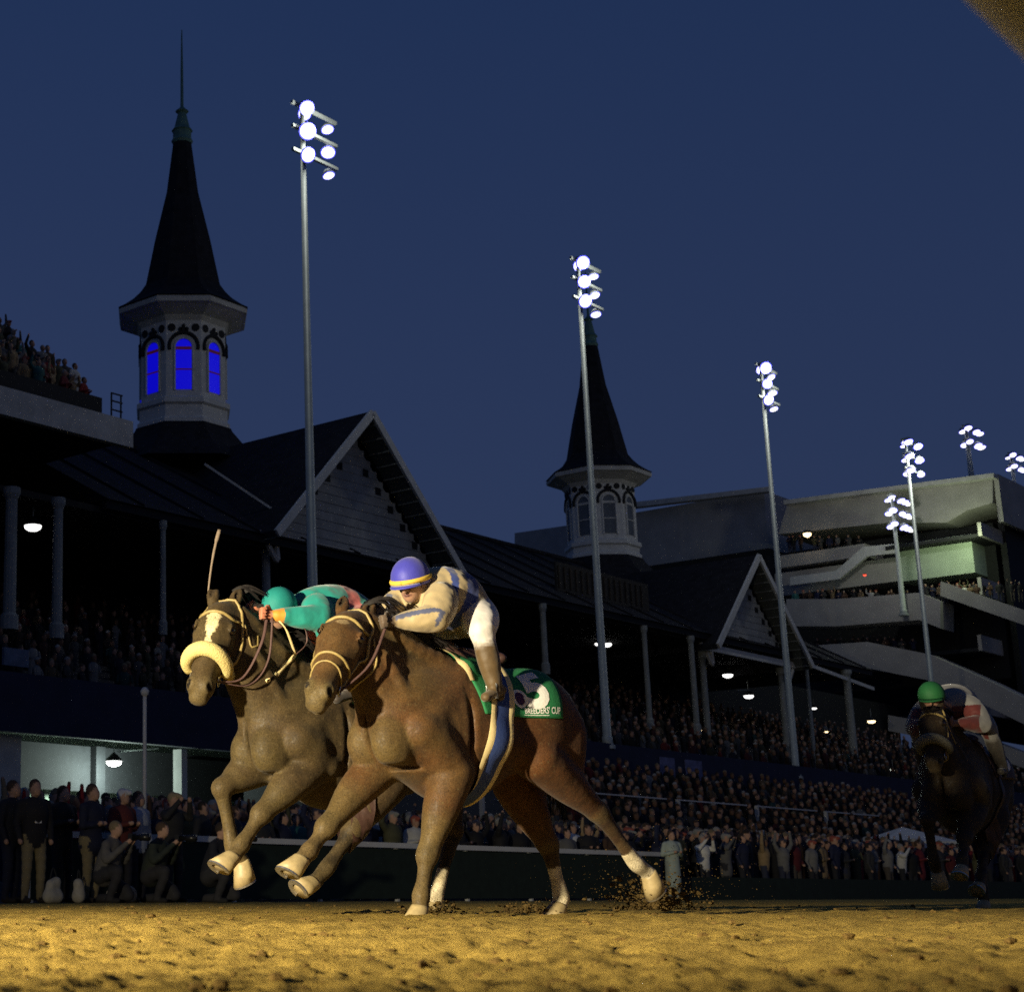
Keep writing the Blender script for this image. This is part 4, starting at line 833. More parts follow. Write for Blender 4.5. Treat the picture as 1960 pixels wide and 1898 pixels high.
class Frame:
    """horse space: x forward, y to the horse's left, z up; origin on the ground under the withers"""
    def __init__(s, u, v, Y, ang):
        p = at_depth(u, v, Y); a = R(ang)
        s.o = np.array([p[0], p[1], 0]); s.f = np.array([-math.cos(a), -math.sin(a), 0]); s.l = np.array([math.sin(a), -math.cos(a), 0])
        s.rz = math.atan2(s.f[1], s.f[0])
    def __call__(s, u, v, lat):
        p = at_plane(u, v, s.o + s.l * lat, s.l) - s.o; return np.array([p @ s.f, p @ s.l, p[2]])

BAY = dict(body=(0.070, 0.028, 0.009), dark=(0.032, 0.016, 0.008), pale=(0.078, 0.045, 0.016), nose=(0.095, 0.066, 0.028), leg=(0.072, 0.046, 0.019))
DKB = dict(body=(0.045, 0.028, 0.013), dark=(0.018, 0.012, 0.007), pale=(0.055, 0.037, 0.015), nose=(0.088, 0.062, 0.028), leg=(0.060, 0.040, 0.017), dust=0.36)

def hoof_part(parent, top, toe, side, size=1.3, m=None):
    """hoof: coronet ring at top, ground ring at toe; sits on the end of the pastern"""
    top, toe = np.asarray(top, float), np.asarray(toe, float); d = nrmz(toe - top); x = nrmz(np.cross(side, d)); x = x if x[0] > 0 else -x
    y = nrmz(side); mb = MB(); rings = []
    prof = [(-0.012, 0.040, 0.038, 0.0), (0.0, 0.046, 0.043, 0.0), (0.035, 0.054, 0.049, 0.012), (0.085, 0.066, 0.056, 0.030)]
    for h, rx, ry, sh in prof:
        rings.append([top + size * (d * h + x * (rx * math.cos(a) * (1.0 if math.cos(a) > 0 else 0.75) + sh) + y * ry * math.sin(a)) for a in np.linspace(0, 2 * math.pi, 20, endpoint=False)])
    mb.rings(rings); o = mb.build('hoof', m or M_hoof, parent, True)
    sh = MB(); e = rings[-1]; c = top + size * (d * 0.085 + x * 0.03)
    idx = [i % 20 for i in range(-7, 8)]
    sh.rings([[e[i] + d * 0.001, e[i] + d * 0.011, c + (e[i] - c) * 0.62 + d * 0.011, c + (e[i] - c) * 0.62 + d * 0.001] for i in idx])
    sh.build('horseshoe', M_steel, o)
    return o

def horse(name, fr, J, C, label, group, face=None, white=None):
    root = empty(name, fr.o, (0, 0, fr.rz)); tag(root, label, 'horse', group)
    root['pose'] = 'galloping'
    b, dk, pale = C['body'], C['dark'], C['pale']
    K = Skin((-1.75, -0.62, -0.02), (1.55, 0.62, 2.0), 0.0125)
    # trunk
    K.ell((0.02, 0, 1.125), (0.58, 0.30, 0.40), 0.05, b)
    K.ell((0.06, 0, 1.00), (0.38, 0.26, 0.355), 0.10, b)
    K.ell((0.38, 0, 1.12), (0.34, 0.265, 0.34), 0.08, b)
    K.ell((-0.42, 0, 1.17), (0.45, 0.27, 0.30), 0.10, b)
    K.cone((0.16, 0, 1.41), (-0.26, 0, 1.36), 0.145, 0.13, 0.08, dk)
    K.ell((-0.60, 0, 1.22), (0.32, 0.265, 0.27), 0.08, b)
    for s in (1, -1):
        K.ell((-0.70, 0.13 * s, 1.07), (0.20, 0.15, 0.30), 0.07, b)
        K.ell((0.585, 0.108 * s, 0.99), (0.15, 0.108, 0.165), 0.026, pale)
        K.cone((0.05, 0.15 * s, 1.42), (0.46, 0.20 * s, 1.05), 0.075, 0.108, 0.022, b)       # shoulder blade
        K.cone((0.46, 0.20 * s, 1.05), (0.24, 0.19 * s, 0.92), 0.118, 0.10, 0.020, b)         # upper arm
        K.ell((0.17, 0.215 * s, 1.03), (0.17, 0.075, 0.12), 0.022, b, np.stack([nrmz(np.array([.7, 0, .6])), np.array([0, 1.0, 0]), nrmz(np.array([-.6, 0, .7]))]))      # triceps
        K.ell((-0.60, 0.205 * s, 1.12), (0.24, 0.085, 0.13), 0.03, b, np.stack([nrmz(np.array([.55, 0, .83])), np.array([0, 1.0, 0]), nrmz(np.array([-.83, 0, .55]))]))     # haunch
        K.cone((-0.05, 0.22 * s, 1.02), (-0.30, 0.20 * s, 1.0), 0.09, 0.08, 0.08, b)
    # neck: crest line and throat line
    pl = np.asarray(J['poll'], float)
    n0, n1 = np.array([0.20, 0, 1.34]), np.array([0.36, 0, 1.10])
    side = np.array([0, 1.0, 0])
    for a in np.linspace(0, 1, 7)[:-1]:
        c = a + 1 / 6
        def P(t): return (1 - t) * n0 + t * (pl + np.array([-0.06, 0, -0.055])) + np.array([0, 0, 0.05 * math.sin(math.pi * t)])
        def Q(t): return (1 - t) * n1 + t * (pl + np.array([-0.03, 0.01, -0.22])) + np.array([0.02, 0, -0.02]) * math.sin(math.pi * t)
        K.cone(P(a), P(c), 0.17 - 0.09 * a, 0.17 - 0.09 * c, 0.06, dk if a > .15 else b, (side, 0.72))
        K.cone(Q(a), Q(c), 0.21 - 0.12 * a, 0.21 - 0.12 * c, 0.07, b, (side, 0.86))
        K.cone((P(a) + Q(a)) / 2, (P(c) + Q(c)) / 2, 0.19 - 0.09 * a, 0.19 - 0.09 * c, 0.07, b, (side, 0.62))
    for s in (1, -1):
        K.cone((0.60, 0.055 * s, 1.05), pl + np.array([-0.02, 0.05 * s, -0.24]), 0.05, 0.03, 0.03, b)      # throat muscles
        K.limb([(0.47, 0.165 * s, 1.10), (0.56, 0.135 * s, 1.32), pl + np.array([-0.09, 0.062 * s, -0.12])], [0.058, 0.050, 0.034], 0.016, b, 4)      # neck band
        K.limb([(0.16, 0.11 * s, 1.47), (0.42, 0.085 * s, 1.56), pl + np.array([-0.13, 0.045 * s, -0.03])], [0.05, 0.045, 0.03], 0.022, b, 4)
    # head
    mz = np.asarray(J['muzzle'], float); ax = nrmz(mz - pl); L = np.linalg.norm(mz - pl) / 0.60
    fn = np.asarray(J['face'], float); fn = nrmz(fn - (fn @ ax) * ax); sd = np.cross(fn, ax); sd = sd if sd[1] > 0 else -sd
    M3 = np.stack([ax, sd, fn])
    W = J.get('wide', 1.08)
    def H(a, s, n): return pl + L * (ax * a + (sd * s + fn * n) * W)
    nose = C['nose']; eyes = []
    K.ell(H(0.07, 0, -0.05), L * np.array([0.10, 0.085 * W, 0.10 * W]), 0.04, b, M3)
    K.ell(H(0.17, 0, -0.035), L * np.array([0.14, 0.100 * W, 0.105 * W]), 0.04, b, M3)
    for s in (1, -1):
        K.ell(H(0.20, 0.052 * s, -0.135), L * np.array([0.13, 0.042 * W, 0.105 * W]), 0.03, b, M3)
        K.cone(H(0.15, 0.076 * s, 0.018), H(0.22, 0.080 * s, 0.010), 0.026 * L * W, 0.024 * L * W, 0.03, b)
        K.cone(H(0.26, 0.066 * s, -0.03), H(0.40, 0.05 * s, -0.04), 0.034 * L * W, 0.024 * L * W, 0.04, b)        # cheek bone
    K.cone(H(0.18, 0, 0.0), H(0.50, 0, 0.0), 0.084 * L * W, 0.054 * L * W, 0.04, b, (fn, 0.85))
    K.cone(H(0.26, 0, -0.08), H(0.50, 0, -0.05), 0.075 * L * W, 0.054 * L * W, 0.05, b)
    K.ell(H(0.53, 0, -0.028), L * np.array([0.085, 0.062 * W, 0.066 * W]), 0.05, nose, M3)
    K.cone(H(0.30, 0, -0.155), H(0.52, 0, -0.10), 0.045 * L * W, 0.032 * L * W, 0.03, b)
    K.ell(H(0.545, 0, -0.098), L * np.array([0.045, 0.036 * W, 0.030 * W]), 0.018, nose, M3)
    K.ell(H(0.60, 0, -0.035), L * np.array([0.028, 0.048 * W, 0.04 * W]), 0.02, nose, M3)
    for s in (1, -1):
        K.ell(H(0.545, 0.042 * s, 0.020), L * np.array([0.040, 0.026 * W, 0.032 * W]), 0.025, nose, M3)
        nz_ = K.snap(H(0.556, 0.085 * s, 0.050)[None], -0.004)[0]
        K.ell(nz_, L * np.array([0.019, 0.020, 0.028]), 0.008, (0.006, 0.004, 0.003), np.stack([nrmz(ax + .5 * fn), sd, nrmz(fn - .5 * ax)]), cut=True)
        K.ell(K.snap(H(0.575, 0.09 * s, -0.072)[None], 0.0)[0], L * np.array([0.05, 0.02, 0.006]), 0.006, (0.012, 0.008, 0.006), M3, cut=True)
        e0, tip = H(0.0, 0.050 * s, -0.02), H(-0.150, 0.072 * s, J.get('ear', 0.0))
        K.limb([e0, e0 * .45 + tip * .55 + 0.004 * fn, tip], [0.027, 0.037, 0.004], 0.012, b, 4, (fn, 0.65))
        K.ell(e0 * .42 + tip * .58 + fn * 0.020 + sd * s * 0.004, (0.050, 0.013, 0.014), 0.006, (0.02, 0.012, 0.008), M3, cut=True)
        ep = K.snap(H(0.185, 0.125 * s, 0.045)[None], 0.0)[0]; eyes.append(ep - sd * s * 0.006)
        K.ell(ep, L * np.array([0.026, 0.014, 0.017]), 0.010, (0.010, 0.007, 0.005), M3, cut=True)
        K.cone(ep + fn * .030 - ax * .03 - sd * s * .01, ep + fn * .032 + ax * .02 - sd * s * .01, .010, .009, .014, b)
    # muscle creases
    K.ell((0.71, 0, 1.00), (0.11, 0.010, 0.17), 0.035, None, None, cut=True)
    for s in (1, -1):
        K.ell((0.57, 0.125 * s, 0.842), (0.16, 0.125, 0.014), 0.024, None, None, cut=True)
        K.ell((0.13, 0.285 * s, 1.00), (0.012, 0.05, 0.22), 0.04, None, None, cut=True)
        K.ell((-0.46, 0.27 * s, 1.02), (0.012, 0.06, 0.20), 0.045, None, None, cut=True)
    # legs
    def leg(pts, rads, cols): K.limb(pts, rads, 0.016, cols, 4)
    hooves = []
    lg = C['leg']
    for key in ('fl', 'fr'):
        s = 1 if key == 'fl' else -1; el, kn, ft, co, toe = [np.asarray(q, float) for q in J[key]]
        sh = np.array([0.36, 0.19 * s, 1.02]); up = sh * 0.5 + el * 0.5
        K.cone(sh, el, 0.12, 0.115, 0.05, b)
        m1 = el * 0.55 + kn * 0.45 + np.array([0.012, 0.008 * s, 0])
        m2 = el * 0.18 + kn * 0.82
        cn = kn * 0.8 + ft * 0.2; c2 = kn * 0.35 + ft * 0.65
        K.limb([el, m1, m2, kn], [0.128, 0.098, 0.058, 0.061], 0.025, [b, pale, lg], 4)
        K.limb([kn, cn, c2, ft, ft * .4 + co * .6, co], [0.061, 0.042, 0.037, 0.049, 0.039, 0.046], 0.012, [lg, lg, lg, lg, lg], 4)
        d = nrmz(ft - kn); back = np.cross(np.array([0, 1.0, 0]), d); back = back if back[0] < 0 else -back
        K.cone(kn * 0.85 + ft * 0.15 + back * 0.022, ft * 0.9 + kn * 0.1 + back * 0.024, 0.022, 0.024, 0.012, lg)      # tendon
        fw = -back; K.ell(kn + fw * .012, (0.052, 0.054, 0.062), 0.010, lg)
        K.cone(el * .85 + kn * .15 + fw * .055, el * .45 + kn * .55 + fw * .035, 0.062, 0.040, 0.014, pale)      # extensor
        K.cone(el * .8 + kn * .2 - fw * .05, el * .5 + kn * .5 - fw * .04, 0.058, 0.036, 0.014, b)
        K.ell(ft + back * .032, (0.026, 0.030, 0.026), 0.010, lg)
        hooves.append((co, toe, key))
    for key in ('hl', 'hr'):
        s = 1 if key == 'hl' else -1; stf, hk, ft, co, toe = [np.asarray(q, float) for q in J[key]]
        hip = np.array([-0.52, 0.15 * s, 1.22])
        K.cone(hip, stf, 0.23, 0.14, 0.07, b, (side, 0.8))
        K.cone(np.array([-0.78, 0.13 * s, 1.10]), stf * 0.45 + hk * 0.55, 0.14, 0.07, 0.06, b)
        m1 = stf * 0.5 + hk * 0.5; m2 = stf * 0.15 + hk * 0.85
        K.limb([stf, m1, m2, hk], [0.140, 0.102, 0.062, 0.062], 0.03, [b, b, lg], 4)
        K.limb([hk, hk * .75 + ft * .25, hk * .35 + ft * .65, ft, ft * .4 + co * .6, co], [0.062, 0.045, 0.039, 0.049, 0.040, 0.046], 0.012, [dk, dk, dk, dk, dk], 4)
        d = nrmz(ft - hk); back = np.cross(np.array([0, 1.0, 0]), d); back = back if back[0] < 0 else -back
        K.cone(hk + back * 0.035 - d * 0.035, hk * 0.6 + ft * 0.4 + back * 0.03, 0.026, 0.022, 0.014, dk)
        hooves.append((co, toe, key))
    def paint(V, c):
        c = c.copy(); rel = V - pl; a = rel @ ax / L; s_ = rel @ sd / L / W; n_ = rel @ fn / L / W
        if face == 'blaze':
            w = np.interp(a, [.09, .12, .17, .24, .37], [.012, .036, .034, .017, .006]) + .004 * np.sin(a * 70); m = (a > 0.09) & (a < 0.37) & (np.abs(s_ + 0.008) < w) & (n_ > 0.02)
            c[m] = (0.62, 0.52, 0.30)
        if face == 'star':
            m = ((a - 0.13) / 0.022) ** 2 + ((s_ + 0.005) / 0.03) ** 2 < 1; m &= n_ > 0.02; c[m] = c[m] * 0.4 + np.array([0.35, 0.26, 0.13]) * 0.6
        for key, z in (white or {}).items():
            k0, k1, k2 = [np.asarray(q, float) for q in J[key][1:4]]
            for p0, p1, t0 in ((k0, k1, z), (k1, k2, 0)):
                ab = p1 - p0; t = (V - p0) @ ab / (ab @ ab); d = np.linalg.norm(V - p0 - np.clip(t, 0, 1)[:, None] * ab, axis=1)
                c[(t > t0) & (t < 1.4) & (d < 0.075)] = (0.58, 0.50, 0.34)
        # dried mud on legs and chest
        r = np.sin(V[:, 0] * 37 + V[:, 2] * 23) * np.sin(V[:, 1] * 41 - V[:, 2] * 31 + V[:, 0] * 13); m = np.clip((0.62 - V[:, 2]) * 1.4, 0, 0.55) * np.clip(0.6 + 0.6 * r, 0, 1)
        du = np.clip((V[:, 0] + 0.25) / 0.7, 0, 1) * np.clip(0.62 + 0.35 * np.sin(V[:, 0] * 11 + V[:, 2] * 7) * np.sin(V[:, 2] * 13 + V[:, 1] * 9 + 1), 0, 1) * C.get('dust', 0.5)
        skinm = (c.max(1) < 0.2) & (c.max(1) > 0.015); c[skinm] = c[skinm] * (1 - du[skinm, None]) + np.array([0.092, 0.068, 0.022]) * du[skinm, None]
        return c * (1 - m[:, None]) + np.array([0.115, 0.080, 0.032]) * m[:, None]
    K.build('body', M_coat, root, paint)
    for co, toe, key in hooves: hoof_part(root, co, toe, side)
    for ce in eyes:
        mb = MB()
        mb.lathe([(0.002, -0.021), (0.012, -0.017), (0.019, -0.009), (0.022, 0), (0.019, 0.009), (0.012, 0.017), (0.002, 0.021)], 12, ce)
        mb.build('eye', M_eye, root, True)
    # mane, forelock, tail: ribbons of hair
    def hair(name, strands, m, w=0.016, seg=6):
        mb = MB()
        for pts in strands:
            P = spline(pts, seg); n = len(P)
            for i in range(n - 1):
                d = nrmz(P[i + 1] - P[i]); x = nrmz(np.cross(d, np.array([0.3, 1, 0.2])))
                w0 = w * (1 - (i / n) ** 2) * 0.5; w1 = w * (1 - ((i + 1) / n) ** 2) * 0.5
                mb.add([P[i] - x * w0, P[i] + x * w0, P[i + 1] + x * w1, P[i + 1] - x * w1], [(0, 1, 2, 3)])
        o = mb.build(name, m, root, True); o.data.materials[0] = m; return o
    rg = random.Random(len(label)); hm = M_hair
    st = []
    for i in range(150):
        t = rg.random(); p0 = (1 - t) * np.array([0.12, 0, 1.52]) + t * (pl + np.array([-0.04, 0, 0.02])) + np.array([0, 0, 0.055 * math.sin(math.pi * t)])
        p0 = K.snap(p0[None] + np.array([[0, 0, 0.1]]), 0.002)[0]
        l = 0.13 + 0.08 * rg.random(); yy = rg.choice((-1, -1, 1)) * rg.random()
        st.append([p0, p0 + np.array([-0.4 * l, yy * 0.05, 0.10 * l + 0.01]), p0 + np.array([-l, yy * 0.10, 0.0 - 0.35 * l * rg.random()])])
    hair('mane', st, hm, 0.02)
    st = []
    for i in range(34):
        p0 = H(0.0, rg.uniform(-.04, .04), 0.03); st.append([p0, H(0.05, rg.uniform(-.05, .06), 0.09 + .02 * rg.random()), H(0.10 + .05 * rg.random(), rg.uniform(-.06, .07), 0.085 + .015 * rg.random())])
    if J.get('forelock', True): hair('forelock', st, hm, 0.012)
    st = []
    for i in range(160):
        p0 = np.array([-0.89, rg.uniform(-.025, .025), 1.33 + rg.uniform(-.02, .03)]); l = 0.75 + 0.25 * rg.random(); y = rg.gauss(0, .04)
        st.append([p0, p0 + np.array([-0.10, y * .4 - .03, -0.02 + rg.uniform(-.03, .03)]), p0 + np.array([-0.08 - 0.10 * l, y - .12, -0.28 + rg.gauss(0, .04)]), p0 + np.array([-0.06 - 0.16 * l, y * 1.6 - .24, -0.62 + rg.gauss(0, .06)])])
    hair('tail', st, hm, 0.02)
    return root, K, H, (ax, sd, fn, L)

def on_surface_tube(name, K, pts, r, m, parent, off=0.004, flat=1.0, sub=6, n=6):
    P = K.snap(spline(pts, sub), off); mb = MB(); mb.tube(P, r, n, flat); return mb.build(name, m, parent, True)

def bridle(root, K, H, shadow_roll=None, ring=True, m=None):
    m = m or M_leather
    br = bpy.data.objects.new('bridle', None); link(br, root)
    on_surface_tube('browband', K, [H(0.085, -0.14, 0.0), H(0.075, -0.08, 0.09), H(0.07, 0, 0.12), H(0.075, 0.08, 0.09), H(0.085, 0.14, 0.0)], 0.011, m, br)
    on_surface_tube('crownpiece', K, [H(0.085, -0.13, -0.02), H(0.01, -0.09, -0.04), H(-0.02, 0, -0.02), H(0.01, 0.09, -0.04), H(0.085, 0.13, -0.02)], 0.010, m, br)
    for s in (1, -1):
        on_surface_tube('cheekpiece', K, [H(0.085, 0.14 * s, -0.01), H(0.20, 0.15 * s, -0.05), H(0.33, 0.13 * s, -0.075), H(0.44, 0.10 * s, -0.075)], 0.010, m, br)
        on_surface_tube('throatlash', K, [H(0.085, 0.14 * s, -0.03), H(0.16, 0.14 * s, -0.13), H(0.24, 0.11 * s, -0.22), H(0.26, 0.0, -0.27)], 0.007, m, br)
        if ring:
            c = K.snap(H(0.455, 0.10 * s, -0.072)[None], 0.012)[0]
            mb = MB(); d1, d2 = nrmz(H(1, 0, 0) - H(0, 0, 0)), nrmz(H(0, 0, 1) - H(0, 0, 0))
            mb.tube([c + 0.030 * (d1 * math.cos(a) + d2 * math.sin(a)) for a in np.linspace(0, 2 * math.pi, 17)], 0.005, 6); mb.build('bit_ring', M_steel, br, True)
    if not shadow_roll:
        on_surface_tube('noseband', K, [H(0.36, -0.1, -0.1), H(0.345, -0.08, 0.03), H(0.34, 0, 0.09), H(0.345, 0.08, 0.03), H(0.36, 0.1, -0.1)], 0.009, m, br)
        on_surface_tube('noseband', K, [H(0.47, -0.1, -0.09), H(0.41, -0.07, 0.03), H(0.395, 0, 0.09), H(0.41, 0.07, 0.03), H(0.47, 0.1, -0.09)], 0.006, m, br)
    else:
        P = K.snap(spline([H(0.40, -0.13, -0.10), H(0.375, -0.10, 0.0), H(0.355, -0.05, 0.07), H(0.35, 0, 0.09), H(0.355, 0.05, 0.07), H(0.375, 0.10, 0.0), H(0.40, 0.13, -0.10)], 6), 0.030)
        n = len(P); mb = MB(); mb.tube(P, [0.012 + 0.036 * math.sin(math.pi * (0.10 + 0.80 * i / (n - 1))) ** 0.5 for i in range(n)], 16)
        o = mb.build('shadow_roll', shadow_roll, br, True)
        on_surface_tube('noseband', K, [H(0.40, -0.13, -0.12), H(0.42, -0.05, -0.2), H(0.42, 0.05, -0.2), H(0.40, 0.13, -0.12)], 0.008, m, br)
    return br

def saddle_cloth(root, K, number, front=0.12, back=-0.57, drop=0.46, m=None, detail=True):
    """cloth draped over the back: cast from the trunk axis outwards"""
    m = m or M_green
    ax0 = lambda q: np.stack([q, np.zeros_like(q), np.full_like(q, 1.14)], -1)
    def place(q, th, off):
        q = np.asarray(q, float); th = np.asarray(th, float); d = np.stack([np.zeros_like(q), np.sin(th), np.cos(th)], -1); return K.cast(ax0(q), d, off)
    nq, nt_ = 30, 44; th = np.linspace(-1.50, 1.50, nt_)
    q = np.linspace(front, back, nq); G = np.meshgrid(q, th, indexing='ij')
    fr_ = G[0] - 0.06 * np.clip(np.abs(G[1]) - 0.2, 0, 2) * (1 - (front - G[0]) / (front - back))      # front edge sweeps back downwards
    def grid(off): return place(fr_.ravel(), G[1].ravel(), off)
    V0, V1 = grid(0.004), grid(0.012 + 0.0 * 1); idx = lambda i, j: i * nt_ + j; f = []
    n0 = nq * nt_
    for i in range(nq - 1):
        for j in range(nt_ - 1):
            f.append((n0 + idx(i, j), n0 + idx(i + 1, j), n0 + idx(i + 1, j + 1), n0 + idx(i, j + 1))); f.append((idx(i, j), idx(i, j + 1), idx(i + 1, j + 1), idx(i + 1, j)))
    ed = [(i, 0) for i in range(nq)] + [(nq - 1, j) for j in range(1, nt_)] + [(i, nt_ - 1) for i in range(nq - 2, -1, -1)] + [(0, j) for j in range(nt_ - 2, 0, -1)]
    for k in range(len(ed)):
        a, b = idx(*ed[k]), idx(*ed[(k + 1) % len(ed)]); f.append((a, b, n0 + b, n0 + a))
    cloth = mesh_obj('saddle_cloth', np.vstack([V0, V1]), f, m, root, True)
    if not detail:
        v, fc = text_mesh(number, 0.30, 0.006)
        V = place(-0.40 - v[:, 0] * 1.0, 0.98 - v[:, 1] / 0.34, 0.0145); mesh_obj('number', V, fc, M_white, cloth); return cloth, place
    def write(txt, size, q0, th0, name, mm, sx=1.0, sy=1.0, bold=0.0, off=0.0150):
        v, fc = text_mesh(txt, size, bold)
        V = place(q0 - v[:, 0] * sx, th0 - v[:, 1] * sy / 0.34, off); return mesh_obj(name, V, fc, mm, cloth)
    write(number, 0.32, -0.40, 1.00, 'number', M_white, 0.95, 1.0, 0.016)
    write("BREEDERS' CUP", 0.054, -0.42, 1.37, 'lettering', M_white, 0.66, 1.0, 0.001)
    mb = MB()       # underline below the lettering
    qa = np.linspace(-0.29, -0.46, 12); up = place(qa, np.full(12, 1.445), 0.015); dn = place(qa, np.full(12, 1.458), 0.015)
    mb.v = [tuple(p) for p in np.vstack([up, dn])]; mb.f = [(i, i + 1, i + 13, i + 12) for i in range(11)]; mb.build('underline', M_white, cloth)
    def disc(r, off, mm, nm, a0=0):
        t = np.linspace(0, 2 * math.pi, 25)[:-1]; qq = np.concatenate([[0], r * np.cos(t)]); tt = np.concatenate([[0], r * 1.15 * np.sin(t)])
        V = place(-0.275 - qq, 1.12 - tt / 0.34, off); mesh_obj(nm, V, [(0, 1 + i, 1 + (i + 1) % 24) for i in range(24)], mm, cloth)
    disc(0.058, 0.0150, M_white, 'emblem'); disc(0.040, 0.0162, M_purple, 'emblem_centre')
    return cloth, place

def band(name, K, q0, q1, lean, off, m, parent, th=(0.30, 3.1), n=40, sides=(1,)):
    """strap round the trunk between q0 and q1; lean shifts it with height"""
    t = np.linspace(th[0], th[1], n); mb = MB()
    for s in sides:
        rows = []
        for q in (q0, q1):
            qq = q + lean * (t - 1.2); d = np.stack([0 * t, s * np.sin(t), np.cos(t)], -1); rows.append(K.cast(np.stack([qq, 0 * t, np.full_like(t, 1.14)], -1), d, off))
        mid = K.cast(np.stack([(q0 + q1) / 2 + lean * (t - 1.2), 0 * t, np.full_like(t, 1.14)], -1), np.stack([0 * t, s * np.sin(t), np.cos(t)], -1), off + 0.006)
        b = len(mb.v); mb.v += [tuple(p) for p in np.vstack([rows[0], mid, rows[1]])]
        for i in range(n - 1):
            for r in (0, 1): mb.f.append((b + r * n + i, b + r * n + i + 1, b + (r + 1) * n + i + 1, b + (r + 1) * n + i))
    return mb.build(name, m, parent, True)

def saddle(root, K):
    mb = MB(); o = bpy.data.objects.new('saddle', None); link(o, root)
    S = Skin((-0.55, -0.35, 1.0), (0.3, 0.35, 1.8), 0.012)
    S.cone((0.05, 0, 1.56), (-0.30, 0, 1.53), 0.055, 0.06, 0.05, (1, 1, 1)); S.ell((-0.33, 0, 1.545), (0.06, 0.12, 0.05), 0.04, (1, 1, 1)); S.ell((0.05, 0, 1.585), (0.05, 0.06, 0.05), 0.04, (1, 1, 1))
    for s in (1, -1):
        S.cone((0.02, 0.07 * s, 1.53), (-0.10, 0.26 * s, 1.34), 0.035, 0.02, 0.03, (1, 1, 1)); S.cone((-0.18, 0.08 * s, 1.52), (-0.10, 0.27 * s, 1.32), 0.035, 0.02, 0.03, (1, 1, 1))
    S.build('seat', M_leather_dk, o)
    return o

def fingers(K, wrist, hand, c, side=1):
    """fist: palm, four curled fingers of unequal length, thumb from the side of the palm"""
    wrist, hand = np.asarray(wrist, float), np.asarray(hand, float); d = nrmz(hand - wrist); x = nrmz(np.cross(d, np.array([0, 0, 1.0]))); up = np.cross(x, d)
    K.cone(wrist, hand, 0.027, 0.034, 0.012, c, (x, 0.8))
    for i, (o, l) in enumerate(((0.030, 0.92), (0.010, 1.0), (-0.010, 0.95), (-0.029, 0.8))):
        k0 = hand + up * o + d * 0.022; k1 = k0 + d * 0.026 * l - x * 0.012 * side; k2 = k1 - x * 0.030 * l * side - d * 0.004; k3 = k2 - d * 0.028 * l - x * 0.004 * side
        K.cone(k0, k1, 0.0115, 0.0105, 0.004, c); K.cone(k1, k2, 0.0105, 0.0098, 0.004, c); K.cone(k2, k3, 0.0098, 0.0085, 0.004, c)
    t0 = hand + up * 0.034 - d * 0.012; K.cone(t0, t0 + up * 0.018 - x * 0.02 * side + d * 0.012, 0.013, 0.011, 0.006, c); K.cone(t0 + up * 0.018 - x * 0.02 * side + d * 0.012, t0 + up * 0.012 - x * 0.035 * side + d * 0.032, 0.011, 0.009, 0.004, c)

